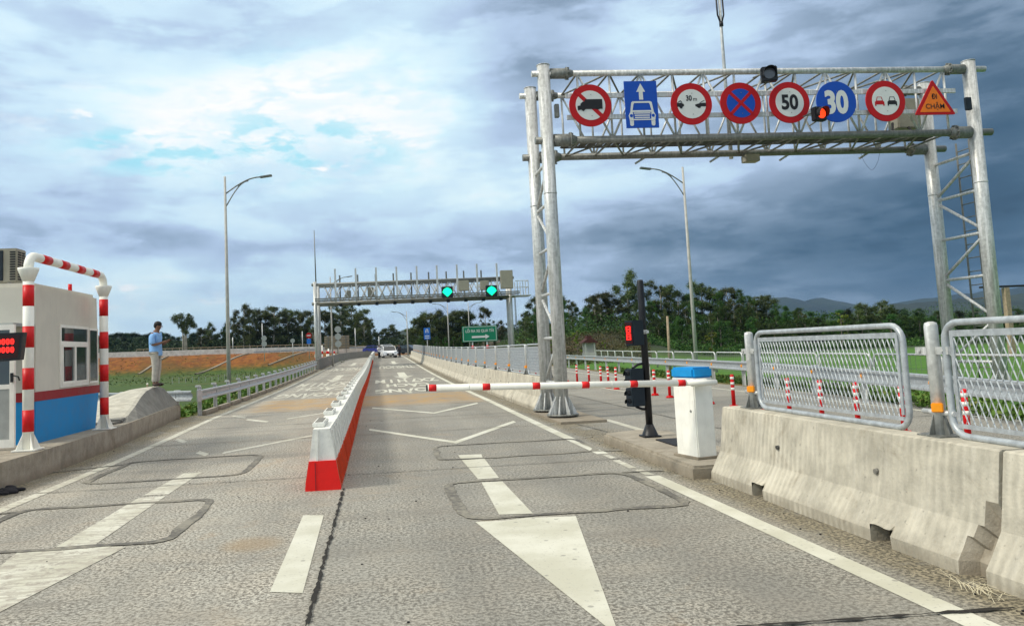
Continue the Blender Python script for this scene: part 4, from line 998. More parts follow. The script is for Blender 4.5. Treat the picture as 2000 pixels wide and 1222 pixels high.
# LED price display
t = thing('led_display', 'black display box showing two rows of red digits before the booth', 'display', (-5.35, 11.45, 1.9))
mb = MB(); mb.prism([(-5.75, 2.115), (-5.055, 2.115), (-5.10, 1.725), (-5.75, 1.70)], 'y', 11.5, 11.62); cs = mb.build('casing', 'black', t)
mb = MB(); mb.prism([(-5.72, 2.08), (-5.10, 2.08), (-5.135, 1.76), (-5.72, 1.74)], 'y', 11.496, 11.5); mb.build('face', 'ledface', cs)
mb = MB()
for zc, xs_ in ((1.99, (-5.205, -5.265, -5.325, -5.385, -5.48, -5.54)), (1.875, (-5.205, -5.265, -5.325, -5.385, -5.445, -5.505, -5.565))):
    for xx in xs_:
        g_ = text_geo('0' if xx > -5.4 else '8', .04, .052, .085); add_text(mb, g_, lambda p: (xx + p.x, 11.493, zc + p.y))
mb.build('digits', 'led', t)
mb = MB(); mb.tube([(-5.72, 11.56, .38), (-5.72, 11.56, 2.1)], .035, 10); mb.build('pole', 'black', t)
# island nose (cast wedge): lit top and shaded side put into two concrete colours
mb = MB(); rows = []
prof_y = [(16.6, .40), (17.6, .50), (18.6, .64), (19.6, .79), (20.4, .90), (21.1, .965), (21.7, .97), (22.1, .90), (22.9, .34)]
for y, z in prof_y:
    t_ = sstep(y, 16.6, 21.2); xr = -5.45 - .55 * t_; xk = -5.22 - .56 * sstep(y, 15.5, 23)
    if y > 22: xr = lerp(y, [(22.1, -5.98), (22.9, -5.82)])
    xl = -9.3; rnd = .10
    zc = z * (1 - .18 * sstep(y, 17, 21))
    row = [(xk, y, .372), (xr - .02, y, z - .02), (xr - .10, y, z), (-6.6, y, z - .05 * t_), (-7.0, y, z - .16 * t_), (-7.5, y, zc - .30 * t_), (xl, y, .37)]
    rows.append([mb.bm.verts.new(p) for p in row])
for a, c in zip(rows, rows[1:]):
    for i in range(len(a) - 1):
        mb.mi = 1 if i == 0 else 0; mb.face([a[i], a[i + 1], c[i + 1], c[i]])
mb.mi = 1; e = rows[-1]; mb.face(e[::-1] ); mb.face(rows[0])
tag(mb.build('island_nose', ['conc_lit', 'concgrey'], origin=(-6.5, 20, .38)), 'sloped concrete nose of the booth island, lit top and shaded side coloured in', 'concrete block')
mb = MB(); mb.box((-5.62, 16.9, .43), (.42, .55, .07), Matrix.Rotation(R(8), 3, 'Z'), .02); mb.box((-5.66, 16.6, .40), (.5, .4, .05), Matrix.Rotation(R(-12), 3, 'Z'), .02)
tag(mb.build('broken_slab', 'concgrey', origin=(-5.6, 16.8, .4)), 'broken dark slab pieces at the foot of the sloped concrete nose', 'rubble')
mb = MB(); mb.tube([(-6.23, 21.4, .95), (-6.23, 21.4, 1.03)], .022, 10); mb.mi = 1; mb.sphere((-6.23, 21.4, 1.04), .026, 10)
tag(mb.build('paper_cup', ['wood', 'white'], origin=(-6.23, 21.4, .97)), 'small brown and white cup left on top of the concrete nose', 'cup')

# ------------------------------------------------------------------ central red and white barrier
def water_barrier(x0=0, L_=1.86, lead=False):
    t = thing('traffic_barrier', 'x', 'barrier', (0, 0, 0))
    low = [(-.21, 0), (-.21, .04), (-.158, .345), (.158, .345), (.21, .04), (.21, 0)]
    up = [(-.156, .345), (-.118, .60), (-.10, .72), (.10, .72), (.118, .60), (.156, .345)]
    mb = MB(); n = 12
    mb.prism(low, 'y', 0, L_ - .01)
    for i in range(1, n):
        y = L_ * i / n; mb.box((.184, y, .19), (.03, .035, .28), Matrix.Rotation(R(-10), 3, 'Y')); mb.box((-.184, y, .19), (.03, .035, .28), Matrix.Rotation(R(10), 3, 'Y'))
    mb.build('base', 'barred', t)
    mb = MB(); mb.prism(up, 'y', 0, L_ - .01)
    for i in range(4): mb.box((.128, L_ * (i + .5) / 4, .52), (.03, .05, .34), Matrix.Rotation(R(-8), 3, 'Y')); mb.box((-.128, L_ * (i + .5) / 4, .52), (.03, .05, .34), Matrix.Rotation(R(8), 3, 'Y'))
    mb.prism([(-.075, .346), (-.055, .71), (-.035, .71), (-.05, .346)], 'y', -.014, 0)
    mb.build('body', 'barwhite', t)
    mb = MB(); mb.box((-.05, L_ * .30, .75), (.15, .72, .06), None, .012); lg = mb.build('lug', 'barwhite', t)
    mb = MB(); mb.box((-.05, L_ * .30, .782), (.09, .60, .006)); mb.build('recess', 'concgrey', lg)
    return t
M['barred'] = paint('barrier red', (.66, .060, .006), .55, .15, .30, dirtc=(.42, .16, .06)); M['barwhite'] = paint('barrier white', (.80, .80, .74), .6, .10, .28)
M['barred_new'] = paint('fresh barrier red', (.85, .012, .008), .5, .06, .05)
def bcx(y): return -.73 - .11 * sstep(y, 9, 30) - .12 * sstep(y, 30, 80)
wb = water_barrier(); y = 9.42; wb.location = (bcx(y), y, 0)
for c in wb.children:
    if c.name.startswith('base'): c.data.materials[0] = M['barred']
tag(wb, 'red and white barrier unit at the near end of the lane divider', 'barrier', 'red and white lane divider barriers')
mb = MB(); mb.prism([(-.2105, 0), (-.2105, .04), (-.159, .347), (.159, .347), (.2105, .04), (.2105, 0)], 'y', -.02, -.001)
e_ = mb.build('end_plate', 'barred_new'); e_.parent = wb
mb = MB(); mb.box((-.085, -.021, .17), (.009, .01, .32)); e_ = mb.build('seam', 'maroon'); e_.parent = wb
for i in range(1, 40):
    y = 9.42 + 1.88 * i
    r_ = dup(wb, (bcx(y), y, zr(y)), math.atan2(-(bcx(y + 1.8) - bcx(y)), 1.8), label=ORD[i] + ' unit of the red and white lane divider from its near end', group='red and white lane divider barriers')
    for ch in list(r_.children):
        if ch.name.startswith('end_plate') or ch.name.startswith('seam'): bpy.data.objects.remove(ch)
# plain grey wall continuing the divider
mb = MB(); strip(mb, lambda y: -1.02, lambda y: -.78, 85, 118, .85, 3); 
for f in list(mb.bm.faces): pass
g_ = bmesh.ops.extrude_face_region(mb.bm, geom=list(mb.bm.faces)); bmesh.ops.translate(mb.bm, vec=(0, 0, -.86), verts=[v for v in g_['geom'] if isinstance(v, bmesh.types.BMVert)])
tag(mb.build('divider_wall', 'concwall', origin=(-.9, 85, 1)), 'low pale wall continuing the lane divider towards the cars', 'wall')

# ------------------------------------------------------------------ guard rails
WB = [(-.00, -.155), (.035, -.14), (.035, -.10), (-.035, -.045), (-.035, .045), (.035, .10), (.035, .14), (.0, .155)]
def guard_rail(name, label, path, zc=.60, side=1, spacing=2.0, zf=zr, post_h=.72, refl=None, proud=.12, mat='beam'):
    """path: list of (x,y); beam offset to 'side' of the posts"""
    t = thing(name, label, 'guard rail', (path[0][0], path[0][1], zf(path[0][1])))
    mb = MB(); rings = []; P = [Vector(p) for p in path]
    # resample
    S = []; 
    for a, c in zip(P, P[1:]):
        n = max(1, int((c - a).length / 1.0)); S += [a + (c - a) * k / n for k in range(n)]
    S.append(P[-1])
    for i, p in enumerate(S):
        d = (S[min(i + 1, len(S) - 1)] - S[max(i - 1, 0)]).normalized(); n_ = Vector((d.y, -d.x)) * side
        th = []
        for (o_, h) in WB: q_ = p + n_ * (proud + o_); th.append((q_.x, q_.y, zf(p.y) + zc + h))
        for (o_, h) in reversed(WB): q_ = p + n_ * (proud + o_ - .008); th.append((q_.x, q_.y, zf(p.y) + zc + h))
        rings.append([mb.bm.verts.new(v) for v in th])
    for a, c in zip(rings, rings[1:]):
        for i in range(len(a)): mb.face([a[i], a[(i + 1) % len(a)], c[(i + 1) % len(a)], c[i]])
    mb.face(rings[0]); mb.face(rings[-1][::-1]); mb.build('beam', mat, t)
    # posts
    acc = 0; nxt = .3; k_ = 0
    for a, c in zip(P, P[1:]):
        L_ = (c - a).length
        while nxt <= acc + L_ and k_ < 98:
            p = a + (c - a) * (nxt - acc) / L_; mb = MB(); z = zf(p.y); d = (c - a).normalized(); q_ = Matrix.Rotation(math.atan2(-d.x, d.y), 3, 'Z'); n_ = Vector((d.y, -d.x)) * side
            mb.box((p.x, p.y, z + post_h / 2 - .1), (.012, .14, post_h + .2), q_); mb.box((p.x + n_.x * .05, p.y + n_.y * .05, z + post_h / 2 - .1), (.10, .012, post_h + .2), q_); mb.box((p.x - n_.x*.0 , p.y, z + post_h + .02), (.14, .16, .06), q_, .01)
            mb.build('post', 'galv', t)
            if refl and k_ % refl == 0:
                mb = MB(); v_ = p + n_ * (proud - .03); mb.sphere((v_.x, v_.y, z + zc), .05, 8, (.6, 1, 1)); mb.build('reflector', 'orange', t)
            nxt += spacing; k_ += 1
        acc += L_
    return t
guard_rail('guard_rail', 'galvanised guard rail running along the left road edge', [(-5.35, 23.0), (-5.30, 28), (-5.32, 40), (-5.40, 55), (-5.45, 66)], side=1, spacing=2.05, post_h=.83)
guard_rail('guard_rail', 'short galvanised guard rail behind the concrete nose', [(-9.8, 25.0), (-7.4, 23.9), (-5.36, 22.9)], side=1, zf=lambda y: .0)
guard_rail('guard_rail', 'galvanised guard rail along the far side of the right carriageway', [(9.0, 4.0), (9.4, 10.0), (10.4, 15.0), (11.3, 19.5), (12.1, 24.0), (12.75, 31), (13.4, 40), (14.6, 62), (17, 90)], side=-1, spacing=3.0, zf=lambda y: 0.0, refl=1)
mb = MB()
for i in range(20): y = 24.2 + 2.05 * i; mb.box((-5.22, y, zr(y) + .06), (.16, 1.75, .14), None, .02)
struct('kerb', mb, 'kerb')
mb = MB(); mb.prism([(-.21, -.16), (.05, -.19), (.20, -.10), (.20, .10), (.05, .19), (-.21, .16)], 'y', -.012, .012)
for v in mb.bm.verts: v.co = Vector((-5.22 + v.co.y + .10 * v.co.x, 22.92 + v.co.x, .60 + v.co.z))
tag(mb.build('rail_end', 'beam', origin=(-5.25, 23, .6)), 'flared end plate at the near corner of the left guard rail', 'rail end')
# grey wall after the guard rail, left
mb = MB()
pts = [(-5.35, 66.5), (-5.3, 80), (-5.1, 95), (-4.2, 108), (-2.6, 116), (-1.2, 119)]
for a, c in zip(pts, pts[1:]):
    za, zc_ = zr(a[1]), zr(c[1])
    v = [mb.bm.verts.new(q_) for q_ in ((a[0] - .15, a[1], za - .3), (a[0] + .15, a[1], za - .3), (a[0] + .1, a[1], za + .92), (a[0] - .1, a[1], za + .92), (c[0] - .15, c[1], zc_ - .3), (c[0] + .15, c[1], zc_ - .3), (c[0] + .1, c[1], zc_ + .92), (c[0] - .1, c[1], zc_ + .92))]
    for q_ in ((0, 1, 5, 4), (1, 2, 6, 5), (2, 3, 7, 6), (3, 0, 4, 7)): mb.face([v[i] for i in q_])
    if a is pts[0]: mb.face([v[0], v[3], v[2], v[1]])
tag(mb.build('parapet_wall', 'concgrey', origin=(-5.35, 66.5, 0)), 'grey parapet wall curving along the far left lane edge', 'wall')

# highway wall on the embankment
mb = MB(); xw = [-130 + 4 * i for i in range(44)]
P0 = None
for x in xw:
    y = 157.5; z = lerp(x, BANK); q_ = [mb.bm.verts.new(v) for v in ((x, y, z - .5), (x, y, z + .92 + .1), (x, y + .3, z + 1.02), (x, y + .3, z - .5))]
    if P0:
        for i in range(3): mb.face([P0[i], P0[i + 1], q_[i + 1], q_[i]])
    P0 = q_
tag(mb.build('highway_wall', 'concwall', origin=(-20, 157.5, 2)), 'long pale wall along the top of the orange embankment', 'wall')
guard_rail('guard_rail', 'distant guard rail on the shoulder below the embankment wall', [(x, 156.4) for x in range(-25, 5, 5)], side=-1, zf=lambda y: 2.2, spacing=2.5)
# rail on the far side of the highway
t = thing('highway_railing', 'thin brown railing behind the pale highway wall', 'railing', (-20, 172, 3.5))
mb = MB()
pr_ = None
for i in range(52):
    x = -52 + 1.5 * i; z = lerp(x, BANK) + .35 + 1.25; mb.tube([(x, 171, z - 1.1), (x, 171, z)], .06, 5)
    if pr_: mb.tube([pr_, (x, 171, z)], .06, 5)
    pr_ = (x, 171, z)
mb.build('rail', 'wood', t)
# concrete drain chutes on the slope
for (a, c) in (((-44.1, 146, .3), (-41.3, 155.5, 2.7)), ((-33.5, 144, .0), (-26.0, 155.5, 2.45)), ((-21.0, 148, .9), (-14.6, 155.5, 2.2))):
    mb = MB(); a, c = Vector(a), Vector(c); n = 24; pr_ = None
    for i in range(n + 1):
        p = a + (c - a) * i / n; z = zg(p.x, p.y); q_ = [mb.bm.verts.new((p.x + dx_, p.y, z + dz_)) for dx_, dz_ in ((-.16, -.3), (-.16, .22), (.16, .22), (.16, -.3))]
        if pr_:
            for k in range(3): mb.face([pr_[k], pr_[k + 1], q_[k + 1], q_[k]])
        pr_ = q_
    tag(mb.build('drain_chute', 'kerb', origin=tuple(a)), {-44: 'leftmost', -33: 'middle', -21: 'rightmost'}[int(a.x)] + ' pale concrete drain chute running down the orange slope', 'drain', 'drain chutes on the embankment')
# white stakes on the field edge
for i in range(26):
    x = -24 + .62 * i * 1.1; y = 92 + i * .3; z = zg(x, y)
    mb = MB(); mb.tube([(x, y, z - .1), (x, y, z + .55 + .3 * random.random())], .03, 5)
    tag(mb.build('fence_stake', 'signback', origin=(x, y, z)), ORD[i] + ' short pale stake from the left in the green field row', 'stake', 'stakes in the green field')

# delineator posts ---------------------------------------------------
def delineator(label, x, y, group='red delineator posts'):
    t = thing('delineator_post', label, 'bollard', (x, y, 0), group)
    mb = MB(); mb.tube([(x, y, .005), (x, y, .03)], .11, 14); mb.tube([(x, y, .03), (x, y, .06)], .09, 14); mb.tube([(x, y, .06), (x, y, .735), (x, y, .75)], [.042, .040, .025], 14); mb.build('post', 'red', t)
    for z in (.40, .52, .64): mb = MB(); mb.tube([(x, y, z), (x, y, z + .055)], .0425, 14); mb.build('band', 'white', t)
    return t
dl = delineator('red and white delineator post nearest the right edge of the photo, behind the cut-off mesh', 7.9, 9.88)
DY = [11.16, 12.3, 13.35, 14.46, 15.6, 16.84, 18.1, 19.4, 20.7, 21.85, 23.7, 25.5, 26.4, 27.3, 28.9, 30.7, 32.5, 34.6, 36.8, 39, 41.2, 43.5, 46, 48.5, 51]
for y in DY:
    lab = ORD[DY.index(y) + 1] + ' red and white delineator post of the row counting from the right'
    dup(dl, (7.9, y, 0), label=lab)

# second pipe fence behind the right guard rail
def pipe_panel(L_=2.9):
    t = thing('pipe_fence_panel', 'first low pipe fence panel beyond the right rail counting from the right', 'fence panel', (0, 0, 0), 'pipe fence panels beyond the right guard rail')
    mb = MB(); rc = .15; h = .85; pts = [(0, .03, 0), (0, .03, h - rc)] + [(0, .03 + rc - rc * math.cos(R(a)), h - rc + rc * math.sin(R(a))) for a in (30, 60, 90)] + [(0, L_ - .03 - rc + rc * math.sin(R(a)), h - rc + rc * math.cos(R(a))) for a in (0, 30, 60, 90)] + [(0, L_ - .03, 0)]
    mb.tube(pts, .028, 8, True); mb.build('frame', 'galv', t)
    mb = MB()
    for i in range(1, 14): mb.tube([(0, i * L_ / 14, .1), (0, i * L_ / 14, h - .02)], .004, 4)
    for z in (.1, .3, .5): mb.tube([(0, .05, z), (0, L_ - .05, z)], .004, 4)
    mb.build('wire', 'galv_dark', t); return t
pf = pipe_panel(); path = [(12.6, 13.5), (12.9, 19), (13.7, 27), (14.4, 35), (15.3, 46), (17.5, 62)]; pf.location = (12.6, 13.5, .1)
cur = Vector(path[0]); k_ = 0; i = 1; first_ = True
while i < len(path):
    tgt = Vector(path[i]); d = tgt - cur
    if d.length < 2.9: i += 1; continue
    d.normalize(); ang = math.atan2(-d.x, d.y)
    if first_: pf.rotation_euler = (0, 0, ang); pf.location = (cur.x, cur.y, .12); first_ = False
    else: dup(pf, (cur.x, cur.y, .12), ang, label=ORD[k_] + ' low pipe fence panel beyond the right rail counting from the right')
    cur = cur + d * 3.0; k_ += 1

# ------------------------------------------------------------------ street lamps
def street_lamp(label, x, y, z0, h, side, detail=True, s=1.0, cat='street lamp', group='street lamps'):
    t = thing('street_lamp', label, cat, (x, y, z0), group)
    mb = MB(); mb.tube([(x, y, z0), (x, y, z0 + h * .5), (x, y, z0 + h)], [.11 * s, .085 * s, .055 * s], 12); mb.build('pole', 'pole', t)
    a = []; bq = []
    for k in range(11):
        u = k / 10; a.append((x + side * (.04 + 1.75 * s * u), y, z0 + h - .88 * s + .82 * s * math.sin(u * math.pi / 2)))
        bq.append((x + side * (.04 + 1.15 * s * u), y, z0 + h - 1.55 * s + 1.30 * s * math.sin(u * math.pi / 2)))
    mb = MB(); mb.tube(a, .035 * s, 8); mb.tube(bq, .030 * s, 8); mb.tube([a[4], bq[5]], .02 * s, 6); mb.build('arm', 'galv_dark', t)
    mb = MB(); c = Vector(a[-1]); mb.box(c + Vector((side * .30 * s, 0, .03 * s)), (.62 * s, .24 * s, .09 * s), Matrix.Rotation(R(-8 * side), 3, 'Y'), .02); mb.build('lamp_head', 'galv_dark', t)
    mb = MB(); mb.box((x, y, z0 + .02), (.4 * s, .4 * s, .04)); mb.build('base', 'galv_dark', t)
    return t
street_lamp('tall street lamp on the left verge, arm pointing right', -7.65, 40, zg(-7.65, 40), 11.0 - zg(-7.65, 40), 1)
street_lamp('tall street lamp seen under the near gantry, arm pointing left', 16.86, 40, -.3, 11.25, -1)
for (x, y, z0, zt_, sd_, lb) in ((4.0, 110, 1.0, 7.3, -1, 'distant street lamp beyond the blue sign'), (9.9, 110, 1.0, 8.2, -1, 'distant street lamp left of the green sign'),
                             (13.15, 112, .8, 8.3, 1, 'distant thin pole standing behind the green sign'), (-4.6, 76, .4, 9.2, 1, 'distant lamp with arm showing over the far gantry left end')):
    street_lamp(lb, x, y, z0, zt_ - z0, sd_, s=.9)
for (px, zt_, lb) in ((-29.5, 6.0, 'thin pale pole on the highway left of the tall lamp'), (-23.6, 6.6, 'thin pale pole on the highway right of the tall lamp'), (-15.6, 6.6, 'thin pole with white disc on the highway'),(-.1,4.9,'thin pale pole near the parked blue car'),(-4.9,6.8,'thin pole beside the brown board')):
    mb = MB(); z = lerp(px, BANK) + .3; mb.tube([(px, 159, z), (px, 159, zt_ + (2 if 'right' in lb else 0))], .09, 6); tag(mb.build('pole', 'galv', origin=(px, 159, z)), lb, 'pole', 'poles on the highway')

# ------------------------------------------------------------------ far gantry
t = thing('camera_gantry', 'distant grey lattice gantry with antenna rods over the lanes', 'gantry', (3, 69, .3))
FX0, FX1, FYF, FYB = -5.55, 12.0, 69.0, 71.0; FT, FB = 7.85, 6.15
for x, y in ((FX0, FYF), (FX0 + .1, FYB), (FX1, FYF), (FX1 + .1, FYB)):
    mb = MB(); mb.tube([(x, y, zr(69) - .3), (x, y, 8.1)], .17, 14); mb.build('post', 'galv', t)
for y in (FYF, FYB):
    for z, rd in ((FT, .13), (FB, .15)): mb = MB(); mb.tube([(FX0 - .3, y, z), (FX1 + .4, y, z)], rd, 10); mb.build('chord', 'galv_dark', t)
n = 20; fx = [FX0 + .7 + (FX1 - FX0 - 1.4) * i / n for i in range(n + 1)]
for y in (FYF, FYB):
    mb = MB()
    for i in range(n):
        mb.tube([(fx[i], y, FB), (fx[i + 1], y, FT)], .045, 6); mb.tube([(fx[i], y, FT), (fx[i + 1], y, FB)], .045, 6)
    mb.build('lattice', 'galv', t)
mb = MB(); mb.box((3.6, 68.3, 6.35), (18.2, .9, .07)); mb.box((3.6, 68.0, 6.5), (18.2, .06, .12)); mb.box((3.6, 70, 6.2), (17, 1.8, .06)); mb.build('walkway', 'galv_dark', t)
for i in range(9):
    x = -3.69 + 1.805 * i; mb = MB(); mb.box((x, 68.2, 7.65), (.16, .12, 2.95)); mb.build('antenna_rod', 'galv', t)
    mb = MB(); mb.box((x + .25 - i * .16, 71.2, 7.4), (.14, .1, 2.9)); mb.build('antenna_rod', 'galv_dark', t)
mb = MB(); 
for i in range(10): x = -3.3 + 1.6 * i; mb.box((x, 68.8, 5.92), (.30, .3, .22), None, .03)
mb.build('sensor', 'darkbox', t)
mb = MB()
for x in (12.6, 13.1, 13.6): 
    for y in (68.4, 69.8): mb.tube([(x, y, 6.2), (x, y, 7.5)], .035, 5)
for z in (6.9, 7.5): mb.tube([(12.4, 68.4, z), (13.6, 68.4, z), (13.6, 69.8, z)], .035, 5)
mb.box((12.9, 69.1, 6.15), (1.8, 1.6, .1)); mb.build('platform', 'galv', t)
mb = MB()
for y in (71.4, 71.9): mb.tube([(12.9, y, 3.2), (12.9, y, 6.2)], .03, 5)
for k in range(9): mb.tube([(12.9, 71.4, 3.3 + k * .35), (12.9, 71.9, 3.3 + k * .35)], .02, 4)
mb.build('ladder', 'galv_dark', t)
mb = MB(); mb.tube([(FX0 + .1, 69, 8.0), (FX0 + .08, 69, 12.75)], [.06, .03], 6); tag(mb.build('mast', 'galv_dark', origin=(FX0, 69, 8)), 'thin dark mast on the left end of the far gantry', 'mast')
for (x0, x1, z0, z1, lb) in ((11.05, 12.15, 6.8, 8.45, 'largest beige cabinet on the right end of the far gantry'), (7.25, 8.15, 6.75, 7.68, 'beige cabinet between the green lamps of the far gantry'), (9.2, 9.95, 6.75, 7.6, 'beige cabinet beside the right green lamp'), (-2.9, -2.4, 6.6, 7.25, 'leftmost beige cabinet in the far gantry lattice'), (-.9, -.35, 6.6, 7.5, 'second beige cabinet from the left in the far gantry')):
    mb = MB(); mb.box(((x0 + x1) / 2, 68.2 if x0 > 7 else 69.5, (z0 + z1) / 2), (x1 - x0, .5, z1 - z0), None, .03); tag(mb.build('cabinet', 'beige', origin=((x0 + x1) / 2, 68.2, z0)), lb, 'cabinet', 'cabinets on the far gantry')
for x, z, lb in ((6.15, 6.66, 'left green lamp lit on the far gantry'), (10.12, 6.62, 'right green lamp lit on the far gantry')):
    t = thing('green_lamp', lb, 'traffic light', (x, 67.6, z), 'green lamps on the far gantry')
    mb = MB(); mb.box((x, 67.85, z), (1.0, .3, 1.0), None, .04); mb.build('housing', 'darkbox', t)
    mb = MB(); mb.prism([(x, z - .42), (x + .22, z - .22), (x + .44, z), (x + .30, z + .26), (x, z + .42), (x - .30, z + .26), (x - .44, z), (x - .22, z - .22)], 'y', 67.64, 67.7); mb.build('lamp', 'greenlamp', t)

# ------------------------------------------------------------------ far signs
t = thing('direction_sign', 'green direction sign with white arrow reading L\u1ed0I RA XE QU\u00c1 T\u1ea2I', 'road sign', (8.1, 62, .3))
mb = MB(); mb.box((8.12, 62, 2.75), (2.86, .06, 1.28), None, .01); mb.build('panel', 'signgreen', t)
mb = MB(); c8 = 8.12
for a, c in (((-1.36, -.58), (1.36, -.55)), ((-1.36, .55), (1.36, .58)), ((-1.36, -.55), (-1.33, .55)), ((1.33, -.55), (1.36, .55))): mb.box2((c8 + a[0], 61.955, 2.75 + a[1]), (c8 + c[0], 61.968, 2.75 + c[1]))
mb.build('border', 'signface', t)
mb = MB(); g_ = text_geo('L\u1ed0I RA XE QU\u00c1 T\u1ea2I', .01, 2.3, .40); add_text(mb, g_, lambda p: (c8 + p.x, 61.955, 3.03 + p.y)); mb.build('lettering', 'signface', t)
mb = MB(); mb.prism([(c8 - .66, 2.42), (c8 + .45, 2.42), (c8 + .45, 2.30), (c8 + .78, 2.50), (c8 + .45, 2.70), (c8 + .45, 2.58), (c8 - .66, 2.58)], 'y', 61.95, 61.968); mb.build('arrow', 'signface', t)
mb = MB()
for x in (7.5, 8.7): mb.tube([(x, 62.08, -.2), (x, 62.08, 2.2)], .06, 8)
mb.build('legs', 'galv', t)
for x in (7.45, 8.65):
    mb = MB()
    for k in range(5): mb.mi = k % 2; mb.tube([(x, 61.5, .2 + k * .32), (x, 61.5, .52 + k * .32)], .10, 8)
    tag(mb.build('marker_post', ['red', 'white'], origin=(x, 61.5, .2)), ('left' if x < 8 else 'right') + ' red and white banded post below the green sign', 'bollard', 'banded posts below the green sign')
t = thing('information_sign', 'small blue road sign with white road symbol', 'road sign', (4.95, 80, .5))
mb = MB(); mb.box((4.95, 80, 3.6), (.66, .05, .66)); mb.box((4.95, 80, 2.98), (.66, .05, .5)); mb.build('panel', 'signblue2', t)
mb = MB(); 
for a in ([(-.16, -.2), (-.08, -.2), (-.03, .2), (-.12, .12)], [(.16, -.2), (.08, -.2), (.03, .2), (.12, .12)], [(-.03, .14), (.03, .14), (.03, .2), (-.03, .2)]): mb.prism([(4.95 + p[0], 3.62 + p[1]) for p in a], 'y', 79.96, 79.974)
for zz_ in (3.08, 2.88): mb.box2((4.72, 79.96, zz_ - .04), (5.18, 79.974, zz_ + .04))
mb.build('symbol', 'signface', t)
mb = MB(); mb.tube([(4.95, 80.05, .2), (4.95, 80.05, 3.9)], .04, 8); mb.build('pole', 'galv', t)
def disc_sign(label, x, y, zs, r_, z0, mats=('signback',), group='signs seen from behind on the highway'):
    t = thing('sign_post', label, 'road sign', (x, y, z0), group)
    mb = MB(); mb.tube([(x, y + .05, z0), (x, y + .05, max(zs) + r_)], .06, 8); mb.build('pole', 'galv', t)
    for k, z in enumerate(zs): mb = MB(); mb.disc((x, z), r_, y - .03, y, 24); mb.build('disc', mats[k % len(mats)], t)
    return t
disc_sign('pair of pale discs on one pole before the dark trees', -20.5, 140, (5.05, 4.05), .48, 1.0)
disc_sign('three stacked pale discs on one pole by the brown board', -7.35, 139, (6.05, 4.75, 3.45), .58, 1.0)
disc_sign('single small pale disc left of the far gantry post', -15.6, 141, (4.4,), .40, 1.0)
t = disc_sign('red no entry disc above a blue plate on one pole', -12.6, 140, (5.2,), .50, 1.0, ('signred',))
mb = MB(); mb.box((-12.6, 139.95, 5.2), (.7, .03, .16)); mb.build('bar', 'signface', t); mb = MB(); mb.box((-12.6, 139.97, 4.15), (.75, .04, .9)); mb.build('plate', 'signblue2', t)
t = thing('board', 'large brown board seen from behind on posts', 'board', (-7.7, 142, 1.2))
mb = MB(); mb.box((-7.75, 142, 3.75), (4.5, .1, 2.4)); mb.build('panel', 'wood', t)
mb = MB()
for k in range(5): mb.box((-7.75, 141.9, 2.75 + k * .5), (4.5, .08, .08))
for x in (-9.3, -7.7, -6.1): mb.box((x, 141.85, 3.0), (.12, .1, 3.9))
mb.build('frame', 'galv_dark', t)
for i, (x, y) in enumerate(((-5.9, 72), (-5.9, 75), (-5.9, 80), (-5.8, 86), (-6.6, 84), (-5.6, 92), (-5.6, 96), (-5.9, 90))):
    t = thing('guide_bollard', ORD[i] + ' red and white banded bollard by the far left lane edge', 'bollard', (x, y, .2), 'banded bollards by the far left lane edge')
    mb = MB(); mb.tube([(x, y, 0), (x, y, 2.0 + .3 * (i % 3))], .09, 8); mb.build('post', 'white', t)
    mb = MB()
    for k in range(3): mb.tube([(x, y, .5 + k * .6), (x, y, .8 + k * .6)], .096, 8)
    mb.build('bands', 'red', t)
# right background poles, shrine
mb = MB(); mb.tube([(17.3, 45, -.4), (17.35, 45, 3.0)], [.10, .07], 8); tag(mb.build('stub_pole', 'wood', origin=(17.3, 45, -.3)), 'short grey timber pole between two hoop fences', 'pole')
t = thing('timber_frame', 'brown timber post with thin crossbeam at the right edge', 'post', (39.5, 45, -.3))
mb = MB(); mb.box((39.5, 45, 1.6), (.30, .3, 4.6)); mb.box((38.3, 45.2, 1.6), (.12, .12, 4.6)); mb.build('post', 'wood', t)
mb = MB(); mb.box((41.5, 45, 3.98), (7.4, .2, .12)); mb.build('beam', 'rubber', t)
t = thing('roadside_shrine', 'tiny cream roadside shrine with dark roof before the brush', 'shrine', (19.3, 70, .4))
mb = MB(); mb.box((19.3, 70, .55), (1.1, .9, .35)); 
for sx in (-1, 1): 
    for sy in (-1, 1): mb.box((19.3 + sx * .42, 70 + sy * .35, 1.15), (.14, .14, .95))
mb.box((19.3, 70.3, 1.15), (.7, .1, .9)); mb.build('body', 'cream', t)
mb = MB(); mb.prism([(18.55, 1.62), (20.05, 1.62), (19.85, 1.78), (19.55, 2.0), (19.05, 2.0), (18.75, 1.78)], 'y', 69.4, 70.6); mb.box((19.3, 70, 2.12), (.5, .6, .3)); mb.build('roof', 'darkroof', t)

